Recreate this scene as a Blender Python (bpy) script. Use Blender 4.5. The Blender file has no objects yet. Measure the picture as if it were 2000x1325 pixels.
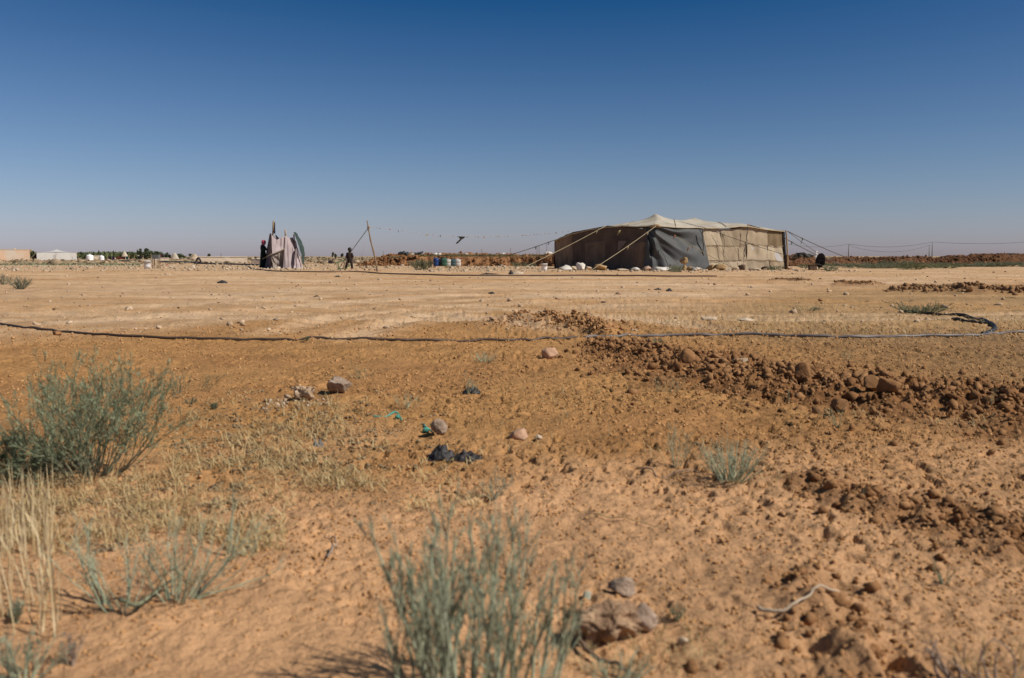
import bpy, bmesh, math, random
import numpy as np
from mathutils import Vector, Matrix, Quaternion

SC = bpy.context.scene
COL = SC.collection
RAD = math.radians

# ------------------------------------------------------------------ camera
CAM_H = 0.70
FPX = 1800.0                       # focal length in pixels of the 2000 px wide photograph
PITCH = math.atan(161.0 / FPX)
cam = bpy.data.cameras.new('camera')
cam.sensor_width = 36.0
cam.lens = FPX / 2000 * 36.0
cam.clip_start = 0.05
cam.clip_end = 20000
cam.dof.use_dof = True
cam.dof.focus_distance = 13.0
cam.dof.aperture_fstop = 4.8
cam_o = bpy.data.objects.new('camera', cam)
cam_o.location = (0, 0, CAM_H)
cam_o.rotation_euler = (math.pi / 2 - PITCH, 0, 0)
COL.objects.link(cam_o)
SC.camera = cam_o

# ------------------------------------------------------------------ light
SUN_EL = RAD(44)
SUN_AZ = math.atan2(0.935, -0.355)    # clockwise from +Y (away from the camera)
sd = Vector((math.sin(SUN_AZ) * math.cos(SUN_EL), math.cos(SUN_AZ) * math.cos(SUN_EL), math.sin(SUN_EL)))
sun = bpy.data.lights.new('sun', 'SUN')
sun.energy = 4.8
sun.angle = RAD(0.53)
sun.color = (1.0, 0.935, 0.82)
sun_o = bpy.data.objects.new('sun', sun)
sun_o.rotation_euler = sd.to_track_quat('Z', 'Y').to_euler()
COL.objects.link(sun_o)

world = bpy.data.worlds.new('World')
SC.world = world
world.use_nodes = True
wt = world.node_tree
wt.nodes.clear()
sky = wt.nodes.new('ShaderNodeTexSky')
sky.sky_type = 'NISHITA'
sky.sun_disc = False
sky.sun_elevation = SUN_EL
sky.sun_rotation = SUN_AZ
sky.altitude = 600
sky.air_density = 1.0
sky.dust_density = 0.6
sky.ozone_density = 2.5
# deep, polarised blue: the same linear grade of the sky colour in every direction
SKY_S = 0.07
sep = wt.nodes.new('ShaderNodeSeparateColor'); cmb = wt.nodes.new('ShaderNodeCombineColor')
def mad(a, k, off):
    n = wt.nodes.new('ShaderNodeMath'); n.operation = 'MULTIPLY_ADD'
    wt.links.new(a, n.inputs[0]); n.inputs[1].default_value = k
    if hasattr(off, 'default_value'): wt.links.new(off, n.inputs[2])
    else: n.inputs[2].default_value = off / SKY_S
    return n.outputs[0]
def floor_(a, v):
    n = wt.nodes.new('ShaderNodeMath'); n.operation = 'MAXIMUM'; wt.links.new(a, n.inputs[0]); n.inputs[1].default_value = v / SKY_S
    return n.outputs[0]
bg = wt.nodes.new('ShaderNodeBackground')
bg.inputs[1].default_value = SKY_S
wo = wt.nodes.new('ShaderNodeOutputWorld')
wt.links.new(sky.outputs[0], sep.inputs[0])
wt.links.new(floor_(mad(sep.outputs[0], 1.15, -.118), .012), cmb.inputs[0])
wt.links.new(floor_(mad(sep.outputs[1], 1.15, -.133), .05), cmb.inputs[1])
wt.links.new(floor_(mad(sep.outputs[2], 1.14, mad(sep.outputs[0], .42, -.168)), .09), cmb.inputs[2])
wt.links.new(cmb.outputs[0], bg.inputs[0])
wt.links.new(bg.outputs[0], wo.inputs[0])

SC.view_settings.view_transform = 'Standard'
SC.view_settings.look = 'None'
SC.view_settings.exposure = 0.0
SC.view_settings.gamma = 1.0
SC.view_settings.use_curve_mapping = False
SC.cycles.max_bounces = 5
SC.cycles.transparent_max_bounces = 4

# ------------------------------------------------------------------ helpers
F_ = Vector((0, math.cos(PITCH), -math.sin(PITCH)))
U_ = Vector((0, math.sin(PITCH), math.cos(PITCH)))
R_ = Vector((1, 0, 0))
def ray(px, py):
    return R_ * ((px - 1000) / FPX) + F_ + U_ * ((662.5 - py) / FPX)
def W(px, py, Y):
    r = ray(px, py)
    return Vector((0, 0, CAM_H)) + r * (Y / r.y)
def G(px, py):
    r = ray(px, py)
    p = Vector((0, 0, CAM_H)) + r * (-CAM_H / r.z)
    return (p.x, p.y)

def _h(ix, iy, seed):
    n = (ix.astype(np.int64) * 374761393 + iy.astype(np.int64) * 668265263 + seed * 1274126177) & 0xffffffff
    n = ((n ^ (n >> 13)) * 1274126177) & 0xffffffff
    n = (n ^ (n >> 16)) & 0xffffffff
    return n / 4294967295.0
def noise(x, y, seed=0):
    x0 = np.floor(x); y0 = np.floor(y)
    fx = x - x0; fy = y - y0
    x0 = x0.astype(np.int64); y0 = y0.astype(np.int64)
    def g(dx, dy):
        a = _h(x0 + dx, y0 + dy, seed) * 2 * np.pi
        return np.cos(a) * (fx - dx) + np.sin(a) * (fy - dy)
    u = fx * fx * fx * (fx * (fx * 6 - 15) + 10); v = fy * fy * fy * (fy * (fy * 6 - 15) + 10)
    return ((g(0, 0) * (1 - u) + g(1, 0) * u) * (1 - v) + (g(0, 1) * (1 - u) + g(1, 1) * u) * v) * 1.6
def fbm(x, y, seed=0, octv=4, gain=.5):
    s = 0; a = 1.0; f = 1.0
    for k in range(octv):
        s = s + a * noise(x * f + k * 17.3, y * f - k * 9.1, seed + k)
        a *= gain; f *= 2.03
    return s
def sstep(a, b, x):
    t = np.clip((x - a) / (b - a), 0, 1)
    return t * t * (3 - 2 * t)
def seg_dist(x, y, pts):
    best = np.full(np.shape(x), 1e9); val = np.zeros(np.shape(x))
    for (ax, ay, av), (bx, by, bv) in zip(pts[:-1], pts[1:]):
        dx, dy = bx - ax, by - ay
        t = np.clip(((x - ax) * dx + (y - ay) * dy) / (dx * dx + dy * dy), 0, 1)
        d = np.hypot(x - ax - t * dx, y - ay - t * dy)
        m = d < best
        best = np.where(m, d, best); val = np.where(m, av + t * (bv - av), val)
    return best, val

# the spoil ridge of clods that crosses the right foreground: (x, y, half width)
def rp(px, py, w):
    x, y = G(px, py); return (x, y, w)
RIDGE = [rp(1165, 672, .12), rp(1230, 685, .38), rp(1350, 712, .65), rp(1500, 742, .62), rp(1650, 765, .75), rp(1760, 770, .85), rp(1880, 780, .85), rp(2080, 800, .95), rp(2400, 830, 1.0)]
MOUND = [rp(1020, 628, .55), rp(1090, 632, .7), rp(1160, 645, .25), rp(1185, 656, .12)]
RIDGE2 = [rp(1590, 945, .10), rp(1700, 985, .16), rp(1850, 1010, .2), rp(2050, 1070, .25)]
RIDGE3 = [rp(1560, 1130, .08), rp(1640, 1230, .10), rp(1740, 1330, .14)]
SPOILS = [   # clod heaps further off on the right (x, y, halfwidth), height
    ([rp(1775, 567, .5), rp(1830, 570, .8), rp(1890, 572, .7)], .09),
    ([rp(1925, 572, .6), rp(1970, 573, .7), rp(2060, 574, .6)], .10),
    ([rp(1632, 557, .2), rp(1670, 558, .5), rp(1705, 557, .3)], .06),
    ([rp(1512, 549, .2), rp(1545, 549, .6), rp(1575, 550, .3)], .05),
]
def tp(px, py):
    x, y = G(px, py); return (x, y, .17)
TRACKS = [[tp(540, 652), tp(590, 636), tp(640, 624), tp(760, 608), tp(900, 598), tp(1060, 590)], [tp(680, 662), tp(720, 644), tp(780, 627), tp(860, 614), tp(950, 605)], [tp(150, 628), tp(300, 618), tp(480, 604), tp(700, 588), tp(900, 578)], [tp(60, 612), tp(300, 596), tp(600, 580)]]
def height(x, y):
    x = np.asarray(x, float); y = np.asarray(y, float)
    d = np.hypot(x, y)
    h = 0.010 * fbm(x / 1.7, y / 1.7, 1, 3) * sstep(1.0, 3.0, d) * (1 - sstep(40, 60, d))
    h = h + 0.03 * noise(x / 7, y / 7, 5) * sstep(6, 14, d)
    h = h + sstep(180, 340, d) * (0.25 * noise(x / 70, y / 70, 8) + 0.12 * noise(x / 22, y / 22, 9))
    far = sstep(420, 1500, d)
    h = h + far * (1.0 + 1.3 * noise(x / 700, y / 700, 12) + .8 * noise(x / 190, y / 190, 13))
    # wheel ruts curving over the graded road
    for k, (cx, cy, r) in enumerate(RUTS):
        q = np.hypot(x - cx, y - cy) - r
        h = h - 0.018 * np.exp(-(q / .16) ** 2) * sstep(8.2, 10, y) * (1 - sstep(22, 30, y)) + 0.012 * np.exp(-((abs(q) - .3) / .10) ** 2) * sstep(8.2, 10, y) * (1 - sstep(22, 30, y))
    for pts in TRACKS:
        dd, w = seg_dist(x, y, pts)
        h = h - .016 * np.exp(-(dd / .14) ** 2) + .014 * np.exp(-((dd - .28) / .09) ** 2)
    # crusted, crumbling surface
    nearf = 1 - sstep(6, 22, d)
    rough = 0.55 + 0.9 * sstep(-.25, .45, noise(x / .9 + 3.1, y / .9, 31) + .25 * sstep(0, 1.5, x))
    h = h + nearf * rough * (0.0075 * noise(x / .16, y / .16, 20) + 0.0050 * noise(x / .065, y / .065, 21)
                             + 0.0028 * noise(x / .03, y / .03, 22) * (1 - sstep(4, 9, d)))
    pm = sstep(-.35, .45, noise(x / .7 - 4, y / .7, 33) + .30 * np.clip(x, -1.2, 1.2) + .35 * sstep(2.0, 3.2, y) + .5 * noise(x / .22, y / .22, 34) - .35 * sstep(2.4, 1.5, y)) * (.45 + .55 * sstep(1.6, 2.8, y))
    p = noise(x / .048 + 9, y / .048, 27) + .45 * noise(x / .021, y / .021, 28)
    h = h - nearf * pm * 0.0165 * sstep(.20, .46, p)
    p2 = noise(x / .11 + 2, y / .085, 29) + .4 * noise(x / .04, y / .04, 30)
    h = h - nearf * pm * 0.020 * sstep(.36, .62, p2)
    for pts, amp in ((RIDGE, .040), (MOUND, .075), (RIDGE2, .018), (RIDGE3, .012)):
        dd, w = seg_dist(x, y, pts)
        e = np.clip(1 - (dd / w) ** 2, 0, 1)
        h = h + amp * e * e * (1 + .55 * noise(x / .35, y / .35, 40)) + e * (amp * .9 * noise(x / .17, y / .17, 41) + .030 * noise(x / .07, y / .07, 43) - .03 * sstep(.25, .6, noise(x / .12 + 5, y / .12, 44))) * (.5 + .5 * e)
    for pts, amp in SPOILS:
        dd, w = seg_dist(x, y, pts)
        e = np.clip(1 - (dd / w) ** 2, 0, 1)
        h = h + amp * e * (1 + .6 * noise(x / .6, y / .6, 42))
    return h
RUTS = [(-9.5, 5.0, 10.6), (-9.2, 4.4, 12.1), (1.5, 30.0, 19.2), (1.8, 31.0, 20.9)]
def gz(x, y):
    return float(height(np.array([x]), np.array([y]))[0])
def GP(px, py, dz=0.0):
    x, y = G(px, py)
    return Vector((x, y, gz(x, y) + dz))

# ---- materials
MATS = {}
def mat(name, col, col2=None, scale=8.0, rough=.85, bump=.0, bscale=None, detail=5, metal=0, trans=0, stretch=None, lo=.35, hi=.65, coord='Object', spec=.3):
    if name in MATS: return MATS[name]
    m = bpy.data.materials.new(name); m.use_nodes = True
    nt = m.node_tree; b = nt.nodes['Principled BSDF']
    b.inputs['Roughness'].default_value = rough
    b.inputs['Metallic'].default_value = metal
    b.inputs['Specular IOR Level'].default_value = spec
    tc = nt.nodes.new('ShaderNodeTexCoord'); src = tc.outputs[coord]
    if stretch:
        mp = nt.nodes.new('ShaderNodeMapping'); mp.inputs['Scale'].default_value = stretch
        nt.links.new(src, mp.inputs[0]); src = mp.outputs[0]
    if col2 is None: col2 = tuple(c * .72 for c in col)
    n = nt.nodes.new('ShaderNodeTexNoise'); n.inputs['Scale'].default_value = scale; n.inputs['Detail'].default_value = detail
    n.inputs['Roughness'].default_value = .62
    nt.links.new(src, n.inputs['Vector'])
    mr = nt.nodes.new('ShaderNodeMapRange'); mr.inputs[1].default_value = lo; mr.inputs[2].default_value = hi
    nt.links.new(n.outputs[0], mr.inputs[0])
    mx = nt.nodes.new('ShaderNodeMix'); mx.data_type = 'RGBA'
    mx.inputs[6].default_value = (*col2, 1); mx.inputs[7].default_value = (*col, 1)
    nt.links.new(mr.outputs[0], mx.inputs[0])
    oi = nt.nodes.new('ShaderNodeObjectInfo')
    hs = nt.nodes.new('ShaderNodeHueSaturation')
    vr = nt.nodes.new('ShaderNodeMapRange'); vr.inputs[3].default_value = .88; vr.inputs[4].default_value = 1.12
    nt.links.new(oi.outputs['Random'], vr.inputs[0]); nt.links.new(vr.outputs[0], hs.inputs['Value'])
    nt.links.new(mx.outputs[2], hs.inputs['Color'])
    nt.links.new(hs.outputs[0], b.inputs['Base Color'])
    if bump:
        n2 = nt.nodes.new('ShaderNodeTexNoise'); n2.inputs['Scale'].default_value = bscale or scale * 3; n2.inputs['Detail'].default_value = 6
        nt.links.new(src, n2.inputs['Vector'])
        bp = nt.nodes.new('ShaderNodeBump'); bp.inputs['Strength'].default_value = 1; bp.inputs['Distance'].default_value = bump
        nt.links.new(n2.outputs[0], bp.inputs['Height']); nt.links.new(bp.outputs[0], b.inputs['Normal'])
    if trans:
        tr = nt.nodes.new('ShaderNodeBsdfTranslucent'); ms = nt.nodes.new('ShaderNodeMixShader')
        ms.inputs[0].default_value = trans
        out = nt.nodes['Material Output']
        nt.links.new(hs.outputs[0], tr.inputs[0]); nt.links.new(b.outputs[0], ms.inputs[1]); nt.links.new(tr.outputs[0], ms.inputs[2])
        nt.links.new(ms.outputs[0], out.inputs[0])
    MATS[name] = m
    return m

# ---- objects
def tag(o, label=None, cat=None, group=None, kind=None):
    if label: o['label'] = label
    if cat: o['category'] = cat
    if group: o['group'] = group
    if kind: o['kind'] = kind
    return o
def link(name, me, m, parent=None, smooth=False):
    o = bpy.data.objects.new(name, me); COL.objects.link(o)
    if m is not None and not me.materials: me.materials.append(m)
    if parent: o.parent = parent
    if smooth:
        me.polygons.foreach_set('use_smooth', np.ones(len(me.polygons), bool))
    return o
def mesh(name, V, Fc):
    me = bpy.data.meshes.new(name)
    me.from_pydata([tuple(v) for v in V], [], Fc); me.update()
    return me
def fast(name, V, T):
    """numpy vertices (n,3) and faces (m,k)"""
    V = np.asarray(V, np.float32); T = np.asarray(T, np.int32)
    me = bpy.data.meshes.new(name); k = T.shape[1]
    me.vertices.add(len(V)); me.vertices.foreach_set('co', V.ravel())
    me.loops.add(T.size); me.loops.foreach_set('vertex_index', T.ravel())
    me.polygons.add(len(T)); me.polygons.foreach_set('loop_start', np.arange(0, T.size, k, dtype=np.int32))
    me.polygons.foreach_set('loop_total', np.full(len(T), k, np.int32))
    me.update(calc_edges=True); me.validate()
    return me
def empty(name, loc=(0, 0, 0), rz=0):
    o = bpy.data.objects.new(name, None); o.empty_display_size = .1
    o.location = loc; o.rotation_euler = (0, 0, rz); COL.objects.link(o)
    return o
class MB:
    def __init__(s): s.V = []; s.F = []
    def add(s, V, Fc):
        k = len(s.V); s.V += [tuple(v) for v in V]; s.F += [tuple(i + k for i in f) for f in Fc]; return s
    def box(s, c, d, rot=None, taper=1.0):
        V = []
        for z in (-1, 1):
            t = 1 if z < 0 else taper
            for x, y in ((-1, -1), (1, -1), (1, 1), (-1, 1)):
                v = Vector((x * d[0] / 2 * t, y * d[1] / 2 * t, z * d[2] / 2))
                if rot is not None: v = rot @ v
                V.append(v + Vector(c))
        return s.add(V, [(3, 2, 1, 0), (4, 5, 6, 7), (0, 1, 5, 4), (1, 2, 6, 5), (2, 3, 7, 6), (3, 0, 4, 7)])
    def tube(s, P, r, n=8, cap=True):
        P = [Vector(p) for p in P]
        if not hasattr(r, '__len__'): r = [r] * len(P)
        V = []; prev = None
        for i, p in enumerate(P):
            t = (P[min(i + 1, len(P) - 1)] - P[max(i - 1, 0)])
            t = t.normalized() if t.length > 1e-9 else Vector((0, 0, 1))
            if prev is None:
                a = Vector((0, 0, 1)) if abs(t.z) < .9 else Vector((1, 0, 0))
                u = t.cross(a).normalized()
            else:
                u = (prev - t * prev.dot(t))
                u = u.normalized() if u.length > 1e-9 else t.orthogonal().normalized()
            prev = u; v = t.cross(u)
            for k in range(n):
                q = 2 * math.pi * k / n
                V.append(p + (u * math.cos(q) + v * math.sin(q)) * r[i])
        Fc = []
        for i in range(len(P) - 1):
            for k in range(n):
                Fc.append((i * n + k, i * n + (k + 1) % n, (i + 1) * n + (k + 1) % n, (i + 1) * n + k))
        if cap:
            Fc.append(tuple(reversed(range(n)))); Fc.append(tuple(range((len(P) - 1) * n, len(P) * n)))
        return s.add(V, Fc)
    def lathe(s, prof, n=20, o=(0, 0, 0), sx=1, sy=1):
        V = []
        for r, z in prof:
            for k in range(n):
                a = 2 * math.pi * k / n
                V.append((o[0] + r * math.cos(a) * sx, o[1] + r * math.sin(a) * sy, o[2] + z))
        Fc = [(i * n + k, i * n + (k + 1) % n, (i + 1) * n + (k + 1) % n, (i + 1) * n + k) for i in range(len(prof) - 1) for k in range(n)]
        return s.add(V, Fc)
    def build(s, name, m, parent=None, smooth=False):
        return link(name, mesh(name, s.V, s.F), m, parent, smooth)

def catmull(P, n=8):
    P = [Vector(p) for p in P]; out = []
    Q = [P[0] * 2 - P[1]] + P + [P[-1] * 2 - P[-2]]
    for i in range(1, len(Q) - 2):
        a, b, c, d = Q[i - 1], Q[i], Q[i + 1], Q[i + 2]
        for k in range(n):
            t = k / n
            out.append(.5 * ((2 * b) + (c - a) * t + (2 * a - 5 * b + 4 * c - d) * t * t + (3 * b - a - 3 * c + d) * t ** 3))
    out.append(P[-1]); return out
def lerp_list(L, u):
    """point on a polyline given (u, vec) stops"""
    for (u0, a), (u1, b) in zip(L[:-1], L[1:]):
        if u <= u1 + 1e-9:
            t = (u - u0) / max(u1 - u0, 1e-9); return a.lerp(b, max(0, min(1, t)))
    return L[-1][1]

_ico = {}
def ico(sub):
    if sub not in _ico:
        bm = bmesh.new(); bmesh.ops.create_icosphere(bm, subdivisions=sub, radius=1)
        _ico[sub] = (np.array([v.co[:] for v in bm.verts]), np.array([[v.index for v in f.verts] for f in bm.faces])); bm.free()
    return _ico[sub]
def lumps(name, P, S, m, seed, sub=1, jit=.42, flat=.75, kind='stuff', sink=.3, colr=None):
    """many small stones or clods in one mesh; P (n,3) ground points, S (n,) radii"""
    rs = np.random.RandomState(seed); V0, F0 = ico(sub); n = len(P); k = len(V0)
    q = rs.normal(size=(n, 4)); q /= np.linalg.norm(q, axis=1)[:, None]
    w, x, y, z = q.T
    R = np.stack([1 - 2 * (y * y + z * z), 2 * (x * y - z * w), 2 * (x * z + y * w), 2 * (x * y + z * w), 1 - 2 * (x * x + z * z), 2 * (y * z - x * w), 2 * (x * z - y * w), 2 * (y * z + x * w), 1 - 2 * (x * x + y * y)], 1).reshape(n, 3, 3)
    rad = 1 + jit * rs.uniform(-1, 1, (n, k, 1))
    A = np.sign(V0[None]) * np.abs(V0[None]) ** .8 * rad * rs.uniform(.55, 1.3, (n, 1, 3))
    A = np.einsum('nij,nkj->nki', R, A)
    A[:, :, 2] *= flat
    A = A * S[:, None, None] + P[:, None, :]
    A[:, :, 2] += (S * flat * (1 - 2 * sink) * .8)[:, None]
    T = (F0[None] + (np.arange(n) * k)[:, None, None]).reshape(-1, 3)
    me = fast(name, A.reshape(-1, 3), T)
    o = link(name, me, m)
    if kind: o['kind'] = kind
    return o
def rock_mesh(name, dims, seed, sub=3, ang=.22, flatb=True):
    rs = np.random.RandomState(seed); V0, F0 = ico(sub)
    V = V0.copy()
    # cut the ball by random planes: facets and edges of broken stone
    for k in range(16):
        nrm = rs.normal(size=3); nrm /= np.linalg.norm(nrm); dd = rs.uniform(.42, .85)
        over = np.clip(V @ nrm - dd, 0, None); V = V - over[:, None] * nrm[None] * .97
    V *= (1 + ang * .35 * noise(V0[:, 0] * 2.3 + seed, V0[:, 1] * 2.3 + V0[:, 2] * 1.7, seed) + ang * .2 * noise(V0[:, 0] * 6 + seed, V0[:, 2] * 6 + V0[:, 1] * 5, seed + 1))[:, None]
    V /= (V.max(0) - V.min(0))[None] / 2
    V *= np.array(dims)[None] / 2
    V[:, 2] -= V[:, 2].min()
    return fast(name, V, F0)
def rock(px, py, wpx, hpx, m, label, name='stone', cat='stone', seed=1, group=None, deep=.85, rz=0, sink=.12, ang=.22, sub=3):
    x, y = G(px, py); s = y / FPX; w = wpx * s; h = hpx * s * (1 + sink)
    o = link(name, rock_mesh(name, (w, w * deep, h), seed, sub=sub, ang=ang), m)
    o.location = (x, y + w * deep * .3, gz(x, y) - h * sink); o.rotation_euler = (0, 0, rz)
    tag(o, label, cat, group); return o

# ------------------------------------------------------------------ ground
def ground_color(x, y):
    d = np.hypot(x, y)
    n1 = fbm(x / 1.3, y / 1.3, 50, 4); n2 = fbm(x / .3, y / .3, 60, 3); n3 = fbm(x / 6, y / 6, 70, 3)
    sand = np.array([.62, .355, .182]); brown = np.array([.345, .175, .070]); road = np.array([.625, .432, .268])
    mid = np.array([.46, .245, .095]); straw = np.array([.42, .26, .125]); farc = np.array([.52, .335, .19]); clay = np.array([.25, .118, .048])
    C = np.ones(x.shape + (3,)) * sand
    def mixin(c, f):
        nonlocal C
        C = C * (1 - f[..., None]) + c * f[..., None]
    # soil between the sandy foreground and the road
    mixin(mid, sstep(2.6, 3.8, y + .5 * n1 - .25 * x))
    mixin(brown, sstep(-.1, .9, n1 + .35 * sstep(-.5, 2.0, x) + .25 * sstep(3.2, 4.6, y) - .5 * sstep(5.5, 9, y) - .9 * (1 - sstep(1.2, 3.0, y + .4 * x))) * .75)
    # graded road
    edge = 9.6 + .42 * n1 + .25 * n2 + 10.5 * sstep(.3, 7, x) + 3.5 * sstep(5, 14, x) - 1.6 * sstep(-.5, -5.5, x)
    edge = edge + 3.6 * np.exp(-((x + .9) / 2.4) ** 2)
    rd = sstep(-2.6, 2.4, y - edge + .5 * n2)
    mixin(straw, sstep(7.0, 8.2, y) * (1 - rd) * sstep(.8, 3, x))
    mixin(road, rd * (.82 + .25 * n3).clip(0, 1))
    mixin(np.array([.27, .165, .080]), sstep(1.0, 3.6, x - .12 * n1) * sstep(9.5, 7.6, y) * sstep(3.2, 4.2, y) * .75)  # brown soil beyond the ridge; corner light falloff partly put into its colour
    mixin(np.array([.40, .225, .10]), sstep(.9, 2.2, x) * sstep(3.6, 2.8, y) * .35)
    for pts in TRACKS:
        dd, w = seg_dist(x, y, pts)
        mixin(road * np.array([1.06, 1.05, 1.04]), .9 * np.exp(-(dd / (.16 + .02 * y)) ** 2) * (.75 + .3 * n2).clip(0, 1))
        mixin(mid * .92, .55 * np.exp(-((dd - .42 - .02 * y) / (.14 + .012 * y)) ** 2))
    # ruts: pale compacted earth
    for cx, cy, r in RUTS:
        q = np.hypot(x - cx, y - cy) - r
        mixin(road * 1.06, .85 * np.exp(-(q / .24) ** 2) * sstep(8.0, 9.5, y) * (1 - sstep(20, 30, y)))
    mixin(mid * 1.06, sstep(.05, .5, fbm(x / 5, y / 1.4, 76, 3)) * .45 * sstep(20, 26, y) * (1 - sstep(42, 50, y)))
    st = fbm(x / 9 + y * .02, y / .8, 77, 4)
    C = C * (1 + .15 * st * sstep(11, 15, y) * (1 - sstep(60, 90, y)))[..., None]
    mixin(brown * 1.15, sstep(.30, .75, fbm(x / 3.2, y / .9, 78, 4)) * .5 * sstep(14, 24, y) * (1 - sstep(50, 60, y)))
    mixin(mid * 1.1, sstep(-.15, .7, fbm(x / 4.5 + 7, y / 2.2, 79, 4)) * .45 * sstep(10, 13, y) * (1 - sstep(60, 80, y)))
    mixin(farc, sstep(42, 52, y) * .5)
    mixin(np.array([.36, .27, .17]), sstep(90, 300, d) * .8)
    for pts, f in ((RIDGE, .9), (MOUND, .25), (RIDGE2, .6), (RIDGE3, .3)):
        dd, w = seg_dist(x, y, pts)
        mixin(clay, sstep(1.25, .55, dd / w + .35 * n2) * f)
    for pts, f in SPOILS:
        dd, w = seg_dist(x, y, pts)
        mixin(np.array([.30, .17, .085]), sstep(1.2, .6, dd / w) * .8)
    C = C * (1 + .16 * n2 + .10 * n1)[..., None]
    return np.clip(C, .02, .9)

def make_ground():
    Y = [-3000, -300, -40, -8, -3] + list(np.arange(-1.5, .95, .05))
    y = 1.0
    while y < 3000:
        Y.append(y)
        if y < 90: y += min(max(.0055, y * y / (.7 * 921) * (.5 if 3.9 < y < 7.6 else .95)), .55)
        else: y += .55 * (y / 90) ** 2.2
    Y += [3600, 5000, 9000]
    Y = np.array(Y)
    s = np.linspace(-1, 1, 880); s = s * (.75 + .25 * s * s)
    hw = 1.3 + .68 * np.clip(Y, 0, None)
    X = hw[:, None] * s[None]
    X = np.concatenate([np.full((len(Y), 1), -9000.), X[:, :1] - .6 * hw[:, None] - 2, X, X[:, -1:] + .6 * hw[:, None] + 2, np.full((len(Y), 1), 9000.)], 1)
    YY = np.repeat(Y[:, None], X.shape[1], 1)
    Z = height(X, YY)
    C = ground_color(X, YY)
    nr, nc = X.shape
    V = np.stack([X, YY, Z], -1).reshape(-1, 3)
    i = np.arange(nr - 1)[:, None] * nc + np.arange(nc - 1)[None]
    T = np.stack([i, i + 1, i + nc + 1, i + nc], -1).reshape(-1, 4)
    me = fast('ground', V, T)
    ca = me.color_attributes.new('soil', 'FLOAT_COLOR', 'POINT')
    buf = np.ones((len(V), 4), np.float32); buf[:, :3] = C.reshape(-1, 3); ca.data.foreach_set('color', buf.ravel())
    m = bpy.data.materials.new('dry_soil'); m.use_nodes = True; nt = m.node_tree; b = nt.nodes['Principled BSDF']
    b.inputs['Roughness'].default_value = .95; b.inputs['Specular IOR Level'].default_value = .12
    at = nt.nodes.new('ShaderNodeAttribute'); at.attribute_name = 'soil'
    geo = nt.nodes.new('ShaderNodeNewGeometry')
    def nz(scale, det, rough=.6):
        n = nt.nodes.new('ShaderNodeTexNoise'); n.inputs['Scale'].default_value = scale; n.inputs['Detail'].default_value = det
        n.inputs['Roughness'].default_value = rough; nt.links.new(geo.outputs['Position'], n.inputs['Vector']); return n
    n1 = nz(28, 8, .7); n2 = nz(2.2, 8, .72)
    def rng(n, lo, hi, a, c):
        r = nt.nodes.new('ShaderNodeMapRange'); r.inputs[1].default_value = lo; r.inputs[2].default_value = hi; r.inputs[3].default_value = a; r.inputs[4].default_value = c
        nt.links.new(n.outputs[0], r.inputs[0]); return r
    r1 = rng(n1, .3, .7, .84, 1.12); r2 = rng(n2, .3, .7, .87, 1.1)
    mu = nt.nodes.new('ShaderNodeMath'); mu.operation = 'MULTIPLY'; nt.links.new(r1.outputs[0], mu.inputs[0]); nt.links.new(r2.outputs[0], mu.inputs[1])
    vm = nt.nodes.new('ShaderNodeVectorMath'); vm.operation = 'SCALE'
    nt.links.new(at.outputs['Color'], vm.inputs[0]); nt.links.new(mu.outputs[0], vm.inputs['Scale'])
    nt.links.new(vm.outputs[0], b.inputs['Base Color'])
    n3 = nz(95, 6, .6); n4 = nz(9, 8, .75)
    bp = nt.nodes.new('ShaderNodeBump'); bp.inputs['Distance'].default_value = .0045; nt.links.new(n3.outputs[0], bp.inputs['Height'])
    bp2 = nt.nodes.new('ShaderNodeBump'); bp2.inputs['Distance'].default_value = .02; bp2.inputs['Strength'].default_value = .8
    nt.links.new(n4.outputs[0], bp2.inputs['Height']); nt.links.new(bp.outputs[0], bp2.inputs['Normal']); n5 = nz(26, 5, .65)
    bp3 = nt.nodes.new('ShaderNodeBump'); bp3.inputs['Distance'].default_value = .028; bp3.inputs['Strength'].default_value = .9
    nt.links.new(n5.outputs[0], bp3.inputs['Height']); nt.links.new(bp2.outputs[0], bp3.inputs['Normal']); nt.links.new(bp3.outputs[0], b.inputs['Normal'])
    o = link('ground', me, m, smooth=True); o['kind'] = 'structure'
make_ground()

M_clod = mat('clay_clod', (.36, .195, .090), (.19, .09, .037), 7, .95, .004, 90, spec=.1)
M_crumb = mat('soil_crumb', (.49, .28, .125), (.33, .17, .07), 9, .95, 0, spec=.1)
M_pale = mat('pale_stone', (.62, .50, .37), (.42, .32, .22), 6, .9, .006, 30, spec=.2)
M_rubble = mat('limestone_rubble', (.62, .50, .36), (.30, .21, .13), .9, .9, 0, spec=.2)
M_stone = mat('grey_pink_stone', (.40, .30, .225), (.20, .14, .10), 26, .92, .010, 60, spec=.2)
M_spoil = mat('spoil_clod', (.34, .20, .10), (.20, .105, .05), 1.2, .95, 0, spec=.1)
M_bank = mat('bank_soil', (.30, .155, .072), (.17, .08, .036), 1.5, .95, .05, 3.0, spec=.1)
M_bankr = mat('bank_soil_shaded', (.15, .075, .038), (.085, .04, .02), 1.5, .95, .05, 3.0, spec=.1)  # shade of the camera-facing slopes put into the soil colour

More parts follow.
